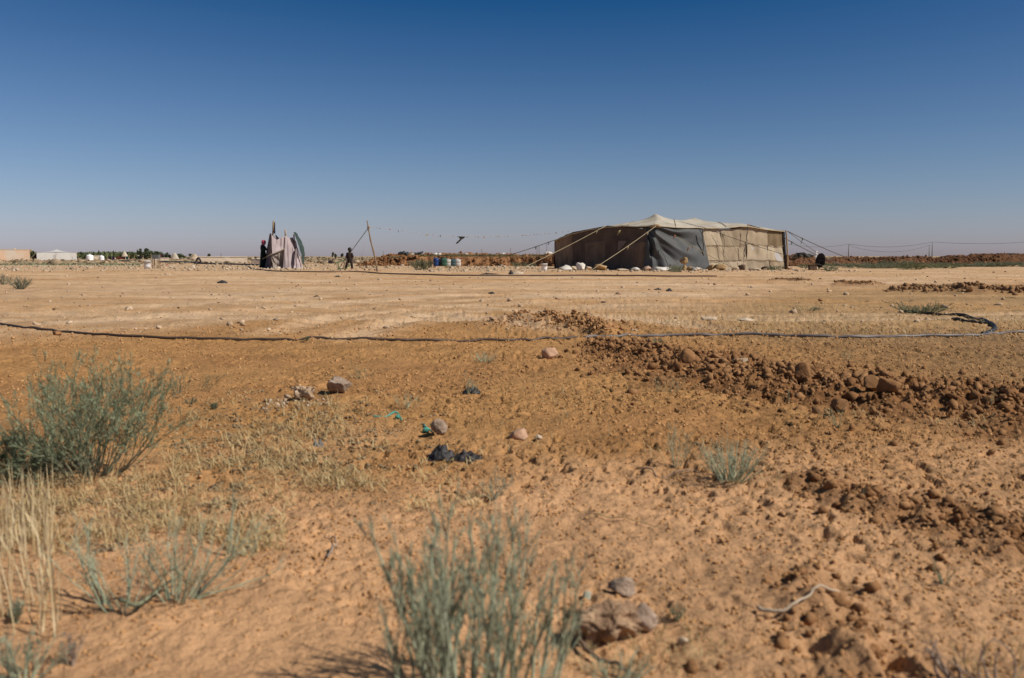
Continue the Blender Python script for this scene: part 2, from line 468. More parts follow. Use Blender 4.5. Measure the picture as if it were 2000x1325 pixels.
def along(pts, n, rs, spread=.75):
    seg = np.array([[a[0], a[1], b[0], b[1], a[2], b[2]] for a, b in zip(pts[:-1], pts[1:])])
    L = np.hypot(seg[:, 2] - seg[:, 0], seg[:, 3] - seg[:, 1]) * (seg[:, 4] + seg[:, 5])
    k = rs.choice(len(seg), n, p=L / L.sum()); t = rs.uniform(0, 1, n)
    s = seg[k]; x = s[:, 0] + t * (s[:, 2] - s[:, 0]); y = s[:, 1] + t * (s[:, 3] - s[:, 1]); w = s[:, 4] + t * (s[:, 5] - s[:, 4])
    a = rs.uniform(0, 2 * np.pi, n); r = w * spread * np.abs(rs.normal(0, .6, n))
    return x + r * np.cos(a), y + r * np.sin(a)

rs = np.random.RandomState(4)
# clods of the ridge
x, y = along(RIDGE, 9500, rs, 1.0); x2, y2 = along(MOUND, 1700, rs, .95)
lumps('mound_crumbs', np.stack([x2, y2, height(x2, y2)], 1), np.clip(.007 * (rs.pareto(2.6, 1700) + 1), .006, .026), mat('mound_crumb', (.42, .24, .115), (.27, .135, .058), 12, .95, spec=.1), 9, sub=1, jit=.55, flat=.9)
keep = (x < .62 * y + .6); x, y = x[keep], y[keep]
S = .0055 * (rs.pareto(2.1, len(x)) + 1); S = np.clip(S, .004, .024)
lumps('ridge_clods', np.stack([x, y, height(x, y)], 1), S, M_clod, 1, sub=1, jit=.55, flat=.95)
x, y = along(RIDGE2, 900, rs, 1.5); x2, y2 = along(RIDGE3, 190, rs, 2.0)
x = np.concatenate([x, x2]); y = np.concatenate([y, y2])
S = np.clip(.004 * (rs.pareto(2.6, len(x)) + 1), .003, .016)
lumps('small_clods', np.stack([x, y, height(x, y)], 1), S, M_clod, 2, sub=1, flat=.85)
# crumbs on the crust, near ground
n = 80000
y = np.exp(rs.uniform(math.log(1.15), math.log(9.5), n)); x = rs.uniform(-1, 1, n) * (.62 * y + .15)
dens = noise(x / .8, y / .8, 90) + .5 * noise(x / .2, y / .2, 91) + .28 * np.clip(x, -1, 1) + .35 * sstep(2.5, 4.0, y)
keep = dens > rs.uniform(-.7, .9, n); x, y = x[keep], y[keep]
S = np.clip(.0016 * (rs.pareto(2.2, len(x)) + 1) * (1 + .12 * y), .0010, .0022 + .0011 * y)
k = np.argsort(-S)[:20000]
lumps('soil_crumbs', np.stack([x, y, height(x, y)], 1)[k], S[k], M_crumb, 3, sub=1, flat=.85)
# gravel of the road
n = 5200
y = np.exp(rs.uniform(math.log(8.5), math.log(45), n)); x = rs.uniform(-1, 1, n) * (.62 * y)
S = np.clip(.006 * (rs.pareto(2.3, n) + 1), .004, .045) * (.6 + y / 40)
lumps('road_gravel', np.stack([x, y, height(x, y)], 1), S, mat('road_gravel', (.58, .44, .30), (.26, .16, .09), 1.5, .95), 5, sub=1, flat=.7)
# pale rubble strip in front of the camp
n = 3000
y = rs.uniform(44, 74, n); x = rs.uniform(-.6, .05, n) * y + rs.normal(0, 1, n)
S = np.clip(.030 * (rs.pareto(2.3, n) + 1), .025, .13)
S *= np.where((y < 50) & (rs.uniform(size=n) < .6), .5, 1)
k = ~((x > -8.5) & (x < -5.2) & (y > 48) & (y < 54.5)); x, y, S = x[k], y[k], S[k]
lumps('limestone_rubble', np.stack([x, y, height(x, y)], 1), S, M_rubble, 6, sub=1, flat=.7)
n = 900
y = rs.uniform(42, 52, n); x = rs.uniform(-5, 17, n); S = np.clip(.02 * (rs.pareto(2.2, n) + 1), .02, .10)
lumps('gravel_by_the_tent', np.stack([x, y, height(x, y)], 1), S, M_rubble, 7, sub=1, flat=.7)
n = 2600
y = rs.uniform(74, 260, n); x = rs.uniform(-.6, .1, n) * y
S = np.clip(.07 * (rs.pareto(2.2, n) + 1), .06, .5)
lumps('distant_scattered_stones', np.stack([x, y, height(x, y)], 1), S, mat('desert_stone', (.45, .34, .22), (.20, .15, .09), .3, .95), 8, sub=1, flat=.6)
for i, (pts, amp) in enumerate(SPOILS):
    nn = (700, 520, 260, 260)[i]
    x, y = along(pts, nn, rs, .9)
    S = np.clip(.020 * (rs.pareto(2.6, nn) + 1), .015, .065)
    if i > 1: S *= .6
    lumps('spoil_heap_clods', np.stack([x, y, height(x, y)], 1), S, M_spoil, 20 + i, sub=1, flat=.9)

# larger clods, one object each
CL = [rock_mesh('clod', (1, .9, .8), 300 + k, sub=2, ang=.5) for k in range(7)]
for me in CL: me.materials.append(M_clod)
x, y = along(RIDGE, 90, rs, .85)
for i in range(len(x)):
    if x[i] > .6 * y[i] + .1: continue
    o = bpy.data.objects.new('clod', CL[i % 7]); COL.objects.link(o)
    s = .024 + .014 * rs.pareto(2.5); s = min(s, .056)
    o.scale = (s, s * rs.uniform(.7, 1.1), s * rs.uniform(.8, 1.3)); o.rotation_euler = (rs.uniform(-.3, .3), rs.uniform(-.3, .3), rs.uniform(0, 6.28))
    o.location = (x[i], y[i], gz(x[i], y[i]) - .012)
    tag(o, 'fist sized brown clay clod among the crumbly ridge crossing the right foreground', 'clod', 'clay clods in the ridge of dug earth')
rock(1345, 722, 30, 36, M_clod, 'upright dark block of clay at the near edge of the ridge below the grey hose', 'clod', 'clod', 401, deep=.8, ang=.3)
rock(1745, 790, 56, 32, M_clod, 'largest clay clod of the ridge, wide with a shaded near face', 'clod', 'clod', 402, deep=.8, ang=.4)
rock(1705, 780, 38, 32, M_clod, 'dark clay lump touching the left side of the largest clod', 'clod', 'clod', 403, deep=.8, ang=.4)
rock(1502, 762, 34, 26, M_clod, 'dark rounded clay clod on the lower left fringe of the ridge', 'clod', 'clod', 404, deep=.9, ang=.4)
rock(1566, 762, 30, 38, M_clod, 'narrow tall clay clod right of the rounded one on the ridge', 'clod', 'clod', 405, deep=.9, ang=.4)
rock(1450, 726, 36, 16, mat('ridge_stone', (.5, .38, .26), (.4, .28, .18), 12, .9), 'pale flat stone lying in the middle of the dark clay ridge', 'stone', 'stone', 406, deep=.8)
rock(1645, 802, 34, 30, M_clod, 'clay clod below the dark hollow of the ridge', 'clod', 'clod', 407, deep=.9, ang=.4)

# named stones
rock(655, 770, 46, 33, M_stone, 'round grey boulder casting a shadow on its left, beside the crumbled pale stone', seed=411, deep=.95)
rock(588, 784, 44, 32, mat('crumbled_stone', (.56, .42, .29), (.36, .25, .16), 30, .95, .012, 60), 'crumbled pale stone left of the round grey boulder', seed=417, ang=1.3, deep=.9, sub=4)
xb, yb = G(580, 786); qx = xb + rs.normal(0, .09, 90); qy = yb + rs.normal(-.05, .10, 90)
lumps('crumbled_stone_chips', np.stack([qx, qy, height(qx, qy)], 1), rs.uniform(.004, .014, 90), mat('crumbled_stone', (.56, .42, .29)), 44, sub=1, flat=.8)
rock(860, 850, 34, 32, M_stone, 'pinkish stone beside the teal rope', seed=413)
rock(1014, 858, 42, 26, mat('tan_stone', (.52, .33, .22), (.36, .21, .13), 14, .9, .004, 60), 'low tan stone right of the black plastic bag', seed=414)
rock(1052, 860, 17, 10, M_pale, 'small pale pebble just right of the low tan stone', 'pebble', 'pebble', 415)
rock(1073, 700, 34, 22, mat('tan_stone', (.5, .3, .2)), 'tan stone half sunk in the soil just below the hose', seed=416)
rock(1383, 628, 36, 12, M_pale, 'flat pale stone on the straw coloured ground beyond the hose', seed=417)
rock(1455, 628, 34, 7, M_pale, 'thin grey slab lying right of the flat pale stone', seed=418)
rock(108, 655, 20, 8, M_clod, 'small brown clod just under the left end of the hose', 'clod', 'clod', 419)
rock(122, 664, 18, 8, M_clod, 'crumbly clod in front of the small brown one near the hose', 'clod', 'clod', 420)
rock(1603, 590, 9, 6, M_clod, 'lone dark clod on the pale road right of centre', 'clod', 'clod', 421)
rock(1893, 574, 14, 12, M_clod, 'dark block at the right end of the left spoil heap', 'clod', 'clod', 422)
# the big foreground stone (tipped: its left end and near edge overhang the sand) and what leans on it
rock(1192, 1262, 160, 78, mat('crusted_stone', (.44, .29, .175), (.20, .12, .07), 22, .95, .02, 45), 'large crusted stone in the near foreground with a dark overhanging left end', seed=430, deep=.6, ang=.9, rz=.1, sub=5).rotation_euler = (.16, -.10, .1)
rock(1250, 1238, 60, 60, M_stone, 'grey wedge of stone leaning over the right side of the large crusted stone', seed=431, deep=.9, ang=.5, rz=.4)
rock(1212, 1168, 56, 34, M_stone, 'dark grey stone on the ground behind the large crusted stone', seed=432, deep=.7, ang=.5)
rock(1148, 1170, 18, 16, mat('lichen_stone', (.42, .42, .33), (.3, .3, .22), 30, .9), 'little greenish pebble behind the large crusted stone', 'pebble', 'pebble', 433)
rock(1334, 1262, 20, 16, M_pale, 'small white pebble right of the large crusted stone', 'pebble', 'pebble', 434)
rock(1675, 960, 16, 10, M_clod, 'single dark clod on the sand of the right foreground', 'clod', 'clod', 435)
rock(1655, 1198, 26, 12, M_clod, 'dark clod at the right tip of the pale twig', 'clod', 'clod', 436)

# ------------------------------------------------------------------ earth banks
def bank(name, prof, m, ydepth, seed, nx=420, rough=.16):
    """prof: list of (px, py_top, py_base); a cut bank with a sloping face, a rough top and a back slope"""
    L = []
    for px, pt, pb in prof:
        x, y = G(px, pb)
        top = W(px, pt, y + 1.0)
        L.append((x, y, max(.02, top.z)))
    L = np.array(L); t = np.linspace(0, 1, nx) * (len(L) - 1)
    idx = np.arange(len(L))
    X = np.interp(t, idx, L[:, 0]); Yb = np.interp(t, idx, L[:, 1]); H = np.interp(t, idx, L[:, 2])
    nv = 40; v = np.linspace(0, 1, nv)
    off = np.interp(v, [0, .12, .55, .8, 1], [-.5, .0, .95, 3.0, ydepth])
    hh = np.interp(v, [0, .12, .35, .55, .7, .9, 1], [-.1, .06, .6, .95, 1.0, .95, -.2])
    XX = np.repeat(X[:, None], nv, 1); OO = np.repeat(off[None], nx, 0)
    gul = noise(XX / .55, OO * .25, seed) * .6 + noise(XX / .22, OO * .5, seed + 1) * .3
    face = np.exp(-((v[None] - .33) / .2) ** 2)
    YY = Yb[:, None] + OO + gul * face * .42
    ZZ = H[:, None] * hh[None] + rough * fbm(XX / .8, YY / .8, seed + 2, 4) * np.clip(hh[None], 0, 1) * np.minimum(1, H[:, None] * 2)
    V = np.stack([XX, YY, ZZ], -1).reshape(-1, 3)
    i = np.arange(nx - 1)[:, None] * nv + np.arange(nv - 1)[None]
    T = np.stack([i, i + nv, i + nv + 1, i + 1], -1).reshape(-1, 4)
    o = link(name, fast(name, V, T), m, smooth=True); o['kind'] = 'structure'
    return XX, YY, ZZ
BX, BY, BZ = bank('earth_bank', [(696, 518, 520), (725, 508, 520), (755, 499, 520), (800, 496.5, 520), (950, 497.5, 520), (1020, 500, 520), (1100, 498, 521), (1200, 499, 521)], M_bank, 9, 100)
RX, RY, RZ = bank('dark_earth_bank', [(1500, 503, 520), (1560, 500, 520), (1600, 503, 519), (1625, 508, 518), (1690, 503, 517), (1730, 507, 517), (1760, 505, 517), (1815, 503, 516), (1850, 506, 516), (1900, 501, 516), (1945, 498, 516), (2100, 498, 516), (2250, 500, 516)], M_bankr, 8, 120, rough=.22)
for nm, (AX, AY, AZ), m_, sd_, cnt in (('bank_clods', (BX, BY, BZ), M_bank, 130, 1500), ('dark_bank_clods', (RX, RY, RZ), M_bankr, 131, 2200)):
    i = rs.randint(0, AX.shape[0], cnt); j = rs.randint(4, 30, cnt)
    P = np.stack([AX[i, j], AY[i, j], AZ[i, j]], 1) + rs.normal(0, .02, (cnt, 3))
    lumps(nm, P, np.clip(.035 * (rs.pareto(2.6, cnt) + 1), .03, .13), m_, sd_, sub=1, flat=.9)

# ------------------------------------------------------------------ plants
def rec(paths, p, d, L, r, lvl, rng, cfg):
    n = cfg['seg'][lvl]; P = [p.copy()]; R = [r]; dd = d.normalized(); q = p.copy()
    for i in range(n):
        dd = (dd + Vector((rng.gauss(0, 1), rng.gauss(0, 1), rng.gauss(0, 1))) * cfg['wob'] + Vector((0, 0, cfg['up'][lvl]))).normalized()
        q = q + dd * (L / n); q.z = max(q.z, .004)
        P.append(q.copy()); R.append(r * (1 - .72 * (i + 1) / n))
    paths[lvl].append((P, R))
    if lvl + 1 < len(cfg['seg']):
        for k in range(rng.randint(*cfg['kids'][lvl])):
            t = rng.uniform(*cfg['at'][lvl]); i = min(int(t * n), n - 1)
            b = P[i].lerp(P[i + 1], t * n - i); base = (P[i + 1] - P[i]).normalized()
            a = rng.uniform(0, 6.283); o = base.orthogonal().normalized(); o = Quaternion(base, a) @ o
            ang = rng.uniform(*cfg['ang'])
            nd = base * math.cos(ang) + o * math.sin(ang)
            rec(paths, b, nd, L * rng.uniform(*cfg['len'][lvl]) * (1.15 - .6 * t), r * (1 - .6 * t) * .7, lvl + 1, rng, cfg)
def plant(px, py, hpx, wpx, label, seed, cat='shrub', name='desert_shrub', n=24, m=None, m2=None, cfg=None, r=.0022, group=None, lean=(0, 0), leaf=False, base=.12):
    x, y = G(px, py); s = y / FPX; H = hpx * s; Wd = wpx * s
    rng = random.Random(seed)
    c = dict(fan=1.0, seg=[7, 5, 3], up=[.06, .10, .08], wob=.10, kids=[(4, 8), (2, 4)], at=[(.25, .95), (.2, .95)], ang=(.35, .8), len=[(.3, .5), (.25, .45)])
    if cfg: c.update(cfg)
    paths = [[] for _ in c['seg']]
    for k in range(n):
        a = rng.uniform(0, 6.283); q = math.sqrt(rng.random())
        spread = Wd / 2 * q * c.get('fan', 1.0)
        d = Vector((math.cos(a) * spread + lean[0] * H, math.sin(a) * spread * .9 + lean[1] * H, H * (1 - .35 * q * q) * rng.uniform(.6, 1.0)))
        p = Vector((math.cos(a) * Wd * base * q, math.sin(a) * Wd * base * q, -.005))
        rec(paths, p, d, d.length * 1.0, r * rng.uniform(.7, 1.3), 0, rng, c)
    o = empty(name, (x, y, gz(x, y)), 0)
    tag(o, label, cat, group)
    A = MB()
    for P, R in paths[0]: A.tube(P, R, 4 if r > .002 else 3, cap=False)
    A.build('stem', m or M_green, o, True)['kind'] = 'stuff'
    if len(paths) > 1 and (paths[1]):
        B = MB()
        for lv in paths[1:]:
            for P, R in lv: B.tube(P, [max(q, r * .28) for q in R], 3, cap=False)
        if leaf:
            for lv in paths[1:]:
                for P, R in lv:
                    for k in range(1, len(P)):
                        for z in range(leaf):
                            a = rng.uniform(0, 6.28); L = rng.uniform(.6, 1.2) * leaf_len
                            d = (P[k] - P[k - 1]).normalized(); o2 = Quaternion(d, a) @ d.orthogonal().normalized()
                            t = P[k] + (d * .9 + o2 * .7) * L; w = d.cross(o2) * L * .16
                            B.add([P[k] - w, P[k] + w, t], [(0, 1, 2)])
        B.build('twigs', m2 or m or M_green, o, True)['kind'] = 'stuff'
    return o
leaf_len = .012
M_green = mat('sage_stem', (.29, .30, .19), (.18, .20, .12), 40, .8, trans=.15)
M_teal = mat('grey_green_stem', (.45, .485, .34), (.20, .225, .145), 26, .8, trans=.08)
M_dkgreen = mat('dark_shrub_leaf', (.20, .235, .14), (.10, .13, .075), 14, .8, trans=.2)
M_straw = mat('dry_straw', (.62, .49, .26), (.40, .27, .12), 20, .85, trans=.2)
M_wood = mat('grey_dry_twig', (.38, .30, .24), (.22, .16, .12), 30, .9)
M_brownw = mat('brown_dry_twig', (.20, .13, .085), (.11, .07, .045), 30, .9)

plant(172, 925, 250, 330, 'big grey green bushy shrub at the left edge of the foreground', 11, n=70, m=mat('shrub_stem', (.22, .23, .15), (.13, .14, .09), 30, .85), m2=mat('shrub_leaf', (.35, .385, .24), (.17, .20, .12), 14, .8, trans=.25), r=.0021, leaf=1, base=.16,
      cfg=dict(kids=[(6, 10), (2, 4)], ang=(.25, .75), wob=.15, at=[(.2, .97), (.2, .95)], len=[(.25, .5), (.25, .45)]))
plant(40, 930, 90, 150, 'low green shrub spilling over the left border beside the big bush', 12, n=46, m=M_dkgreen, r=.0022, leaf=1, base=.3)
plant(925, 1392, 480, 400, 'tall pale green shrub with upright stems in the centre of the near foreground', 13, n=50, m=M_teal, r=.0028, base=.40,
      cfg=dict(fan=.45, kids=[(7, 11), (2, 4)], wob=.07, up=[.05, .14, .12], at=[(.35, .97), (.2, .95)], len=[(.18, .32), (.25, .45)], ang=(.3, .65)))
plant(860, 1398, 545, 110, 'two tall bare stems rising above the left half of the near shrub', 14, n=5, m=M_teal, r=.0040, lean=(-.07, 0), cat='plant', name='desert_plant',
      cfg=dict(kids=[(7, 11), (2, 4)], wob=.05, up=[.05, .14, .12], at=[(.4, .97), (.2, .95)], len=[(.16, .28), (.25, .45)], ang=(.3, .6)))
plant(1428, 942, 100, 130, 'compact spiky green tuft on the sand right of the centre', 15, n=75, m=M_teal, r=.0017, base=.16, cfg=dict(kids=[(1, 4), (0, 1)], wob=.06, up=[.03, .08, .08]))
plant(1322, 915, 92, 80, 'sparse sprig with one tall stem left of the compact green tuft', 16, n=9, m=M_teal, r=.0013, lean=(.2, 0), cat='plant', name='desert_plant')
plant(240, 1196, 200, 240, 'thin grey green plant with long forked stems at the lower left', 17, n=13, m=M_teal, r=.0021, cat='plant', name='desert_plant', cfg=dict(wob=.15, kids=[(2, 5), (1, 2)]))
plant(352, 1172, 210, 270, 'grey green plant with stems leaning right at the lower left', 18, n=22, m=M_teal, r=.0021, lean=(.12, .1), cfg=dict(wob=.16, kids=[(3, 6), (1, 3)]))
plant(205, 1180, 240, 60, 'single long bare stem arching up left of the leaning grey green plant', 19, n=3, m=M_teal, r=.0026, lean=(-.35, .3), cat='plant', name='desert_plant', cfg=dict(kids=[(2, 4), (1, 2)]))
plant(440, 1085, 190, 30, 'long thin stem bending right above the sand of the left foreground', 20, n=2, m=M_teal, r=.0022, lean=(.25, 0), cat='plant', name='desert_plant', cfg=dict(kids=[(2, 4), (1, 2)]))
plant(45, 1330, 110, 170, 'faded wispy plant in the bottom left corner', 21, n=16, m=M_teal, r=.0022, cat='plant', name='desert_plant')
plant(140, 1300, 90, 60, 'little forked sprig right of the faded plant in the bottom left corner', 22, n=6, m=M_wood, r=.002, cat='plant', name='desert_plant')
plant(30, 1210, 60, 60, 'small green clump at the left edge under the dry grass', 23, n=14, m=M_teal, r=.002)
plant(310, 772, 95, 20, 'single upright sprig right of the big bush', 24, n=3, m=M_green, r=.0018, cat='plant', name='desert_plant')
plant(352, 770, 62, 60, 'small twiggy plant right of the upright sprig', 25, n=12, m=M_green, r=.0016, cat='plant', name='desert_plant')
plant(392, 766, 42, 50, 'thin plant leaning right at the end of the row beside the big bush', 26, n=6, m=M_green, r=.0016, lean=(.7, 0), cat='plant', name='desert_plant')
plant(418, 800, 18, 18, 'tiny round green sprout right of the row of thin plants', 27, n=16, m=M_dkgreen, r=.002)
plant(372, 790, 18, 26, 'tiny grey sprout in the litter near the big bush', 28, n=14, m=M_green, r=.0018)
plant(950, 704, 30, 62, 'pale tuft of dry grass just below the hose left of centre', 29, n=50, m=mat('pale_tuft', (.42, .42, .28), (.30, .28, .17), 20, .85), r=.0017, cfg=dict(kids=[(0, 2), (0, 1)]))
plant(715, 740, 36, 60, 'small thin sprig between the hose and the grey boulder', 30, n=6, m=M_green, r=.0016, lean=(-.3, 0), cat='plant', name='desert_plant')
plant(790, 800, 42, 70, 'wispy pale sprig above the teal rope', 31, n=8, m=mat('pale_tuft', (.4, .4, .3)), r=.0013, cat='plant', name='desert_plant')
plant(915, 770, 44, 40, 'little plant standing over the small black scrap', 32, n=7, m=mat('pale_tuft', (.4, .4, .3)), r=.0014, cat='plant', name='desert_plant')
plant(968, 972, 66, 74, 'curly grey sprig on the bare sand below the black plastic bag', 33, n=10, m=mat('pale_sprig', (.36, .36, .25), (.25, .22, .14), 20, .85), r=.0018, cfg=dict(wob=.22), cat='plant', name='desert_plant')
plant(1305, 768, 62, 92, 'sparse spreading plant in front of the clay ridge', 34, n=13, m=M_green, r=.0015, cat='plant', name='desert_plant', cfg=dict(kids=[(1, 3), (0, 1)]))
plant(1640, 832, 58, 62, 'thin plant with few stems in front of the largest clod', 35, n=8, m=M_green, r=.0014, cat='plant', name='desert_plant', cfg=dict(kids=[(1, 3), (0, 1)]))
plant(1845, 1140, 62, 44, 'small upright sprig on the sand at the lower right', 36, n=9, m=M_green, r=.0016, cat='plant', name='desert_plant', cfg=dict(kids=[(0, 2), (0, 1)]))
plant(1210, 1345, 90, 130, 'low green plant in front of the large crusted stone', 37, n=18, m=M_teal, r=.0022, cat='plant', name='desert_plant', cfg=dict(kids=[(2, 5), (1, 2)]))
plant(1322, 1212, 40, 30, 'little grass sprig behind the white pebble', 38, n=10, m=M_green, r=.0014, cat='plant', name='desert_plant')
plant(1945, 1372, 190, 230, 'tangle of grey woody stems in the bottom right corner', 39, n=13, m=M_wood, m2=M_straw, r=.003, cfg=dict(wob=.24, up=[.03, .05, .05], kids=[(2, 5), (1, 2)]))
plant(1870, 1345, 90, 120, 'bare arching woody branch left of the tangle in the bottom right corner', 40, n=4, m=M_wood, r=.004, lean=(-.5, 0), cat='plant', name='desert_plant', cfg=dict(wob=.2))
plant(1680, 985, 28, 30, 'two small blades on the dark crumbs at the right', 41, n=4, m=M_green, r=.0013, cat='plant', name='desert_plant', cfg=dict(kids=[(0, 1), (0, 0)]))
plant(1540, 790, 50, 16, 'single thin stalk before the ridge between the clods', 42, n=2, m=M_green, r=.0013, cat='plant', name='desert_plant')
plant(1930, 800, 46, 30, 'thin stalks growing out of the ridge at the right edge', 43, n=4, m=M_green, r=.0013, cat='plant', name='desert_plant')
plant(1660, 705, 26, 46, 'faint wispy sprig between the hose and the ridge', 44, n=8, m=M_green, r=.0011, cat='plant', name='desert_plant')
plant(1280, 678, 22, 44, 'green tuft growing against the hose at the ridge', 45, n=32, m=M_green, r=.0018)
plant(40, 566, 26, 44, 'grey bush on the pale road at the far left', 46, n=44, m=mat('grey_bush', (.28, .28, .20), (.17, .17, .11), 9, .85), r=.006, leaf=False)
plant(8, 556, 24, 30, 'second grey bush at the left border beyond the pale road', 47, n=24, m=mat('grey_bush', (.3, .3, .2)), r=.006)
plant(1800, 612, 13, 70, 'low green plant spreading beside the end of the hose loop', 48, n=60, m=M_dkgreen, r=.004, base=.35)
plant(600, 668, 8, 16, 'small green sprout on the hose at the left', 49, n=14, m=M_dkgreen, r=.0025)
plant(650, 664, 11, 30, 'flat green sprout on the far side of the hose', 50, n=14, m=M_dkgreen, r=.0025)
leaf_len = .05
plant(823, 527, 20, 36, 'pale green bush at the foot of the bank left of the water cans', 51, n=60, m=mat('bank_bush', (.25, .25, .15), (.15, .15, .085), 3, .85), r=.012, leaf=1, base=.3)
plant(1012, 521, 9, 22, 'low grey green bush at the foot of the bank behind the tent rope', 52, n=30, m=M_dkgreen, r=.012, base=.3)
plant(1036, 521, 7, 22, 'lower of two bushes left of the white bucket', 53, n=26, m=M_dkgreen, r=.012, base=.3)
plant(1321, 532, 15, 26, 'green bush in front of the grey tarpaulin beside the balanced stones', 54, n=44, m=M_green, r=.010, base=.3)
plant(1515, 528, 9, 26, 'green weeds at the right foot of the beige tent wall', 55, n=34, m=M_dkgreen, r=.010, base=.3)
plant(1572, 524, 9, 22, 'dark green weed clump left of the black dish', 56, n=36, m=M_dkgreen, r=.012, base=.3)
plant(1622, 530, 14, 22, 'grey green bush right of the black dish', 57, n=36, m=M_green, r=.010, base=.3)

def copy_tree(o, parent=None):
    c = o.copy(); COL.objects.link(c)
    if parent: c.parent = parent
    for ch in [k for k in o.children]: copy_tree(ch, c)
    return c
W1 = plant(1780, 527, 12, 36, 'green weed clump at the foot of the dark earth bank on the right', 60, cat='weed', name='weed_clump', n=44, m=mat('bank_weed', (.24, .25, .13), (.14, .15, .075), .5, .85), r=.014, base=.42, leaf=1, group='weeds along the dark earth bank')
W2 = plant(1750, 522, 11, 40, 'green weed clump at the foot of the dark earth bank on the right', 61, cat='weed', name='weed_clump', n=44, m=mat('bank_weed2', (.26, .27, .17), (.16, .17, .10), .5, .85), r=.012, base=.42, leaf=1, group='weeds along the dark earth bank')
rng = random.Random(5)
for k in range(38):
    px = 1618 + 400 * rng.random(); py = rng.choice([518, 519, 520, 520, 522, 524, 526]) + rng.random() + (px - 1800) * -.006
    if px > 1860 and py > 523: py = 521
    c = copy_tree(rng.choice([W1, W2])); x, y = G(px, py); c.location = (x, y, gz(x, y) - .02)
    s = rng.uniform(.6, 1.3); c.scale = (s * 1.2, s, s * rng.uniform(.35, .65)); c.rotation_euler = (0, 0, rng.uniform(0, 6.28))
leaf_len = .02
T1 = plant(1580, 608, 7, 40, 'low green tuft on the straw coloured ground beyond the hose', 62, cat='weed', name='green_tuft', n=26, m=M_dkgreen, r=.0035, base=.4, group='small green tufts beyond the hose', cfg=dict(kids=[(1, 3), (0, 1)]))
for px, py, s in ((1592, 606, .6), (1536, 599, .5), (1690, 590, .55), (1735, 592, .7), (1775, 590, .6), (1835, 589, .6), (1700, 612, .6), (1715, 602, .5), (1684, 619, .7), (1648, 616, .5), (1840, 628, .55), (1894, 626, .4), (1915, 603, .6), (1972, 583, .6), (1985, 608, .5), (1608, 627, .4), (1722, 640, .4), (1764, 652, .5), (1795, 650, .6), (1835, 642, .4), (1370, 612, .3), (1500, 615, .35), (1865, 648, .4), (1430, 600, .35), (1300, 650, .4), (1010, 556, .6), (845, 556, .6), (812, 557, .6)):
    c = copy_tree(T1); x, y = G(px, py); c.location = (x, y, gz(x, y)); s *= .75; c.scale = (s, s, s * rng.uniform(.6, 1.0)); c.rotation_euler = (0, 0, rng.uniform(0, 6.28))

# dry grass: tall blades at the left border
def blades(name, n, posf, hf, m, seed, lean=.4, w=.0016, label=None, kind='stuff', lay=0.0):
    rs_ = np.random.RandomState(seed); x, y = posf(rs_, n); n = len(x); z = height(x, y)
    H = hf(rs_, n); a = rs_.uniform(0, 2 * np.pi, n); ln = np.abs(rs_.normal(0, lean, n)) + lay
    ln = np.clip(ln, 0, 1.52)
    base = np.stack([x, y, z], 1); K = 4; V = []; dirh = np.stack([np.cos(a), np.sin(a)], 1); side = np.stack([-np.sin(a), np.cos(a), np.zeros(n)], 1)
    wd = w * rs_.uniform(.6, 1.4, n)
    p = base.copy(); rows = []
    for k in range(K):
        wk = wd * (1, .9, .65, .1)[k]
        rows += [p - side * wk[:, None], p + side * wk[:, None]]
        th = ln * (.55 + .3 * k)
        th = np.clip(th, 0, 1.5)
        step = np.stack([dirh[:, 0] * np.sin(th), dirh[:, 1] * np.sin(th), np.cos(th)], 1) * (H / (K - 1))[:, None]
        p = p + step
        p[:, 2] += 0
    A = np.stack(rows, 1)
    q = np.array([[0, 1, 3, 2], [2, 3, 5, 4], [4, 5, 7, 6]])
    T = (q[None] + (np.arange(n) * 8)[:, None, None]).reshape(-1, 4)
    o = link(name, fast(name, A.reshape(-1, 3), T), m)
    if kind: o['kind'] = kind
    return o
def patch(px0, px1, py0, py1, thr=-.2, seed=0, nsc=.35):
    def f(r, n):
        px = r.uniform(px0, px1, n); py = py0 + (py1 - py0) * r.uniform(0, 1, n)
        k = (662.5 - py) / FPX; rz = -math.sin(PITCH) + k * math.cos(PITCH); ry = math.cos(PITCH) + k * math.sin(PITCH)
        t = -CAM_H / rz; x = (px - 1000) / FPX * t; y = ry * t
        cx = np.abs((px - (px0 + px1) / 2) / (px1 - px0)) * 2; cy = np.abs((py - (py0 + py1) / 2) / (py1 - py0)) * 2
        d = noise(x / nsc, y / nsc, seed) + .5 * noise(x / .1, y / .1, seed + 1) - 1.1 * np.clip(np.maximum(cx, cy) - .55, 0, 1)
        kk = d > thr + r.uniform(-.2, .2, n); return x[kk], y[kk]
    return f
U = lambda a, b: (lambda r, n: r.uniform(a, b, n))
blades('dry_grass', 120, patch(-40, 120, 1080, 1240, -.6, 70, .06), U(.06, .24), mat('dry_grass_blade', (.74, .62, .40), (.48, .36, .18), 20, .85, trans=.25), 71, .5, .0016)
blades('dry_grass', 150, patch(-40, 110, 960, 1090, -9), U(.05, .14), mat('dry_grass_blade', (.62, .5, .3)), 72, .25, .0018)
blades('dry_grass_litter', 7500, patch(-60, 560, 900, 1090, -.15, 3), U(.015, .06), M_straw, 73, .5, .0013, lay=1.0)
blades('dry_grass_litter', 6000, patch(330, 760, 770, 960, -.1, 5), U(.02, .075), M_straw, 74, .5, .0015, lay=1.05)
blades('dry_grass_litter', 2600, patch(430, 960, 860, 1010, .05, 7), U(.015, .06), M_straw, 75, .5, .0013, lay=1.05)
blades('dry_grass_litter', 900, patch(870, 1250, 690, 900, .1, 9), U(.02, .07), mat('olive_straw', (.40, .34, .19), (.27, .2, .1), 20, .85), 76, .5, .0011, lay=.5)
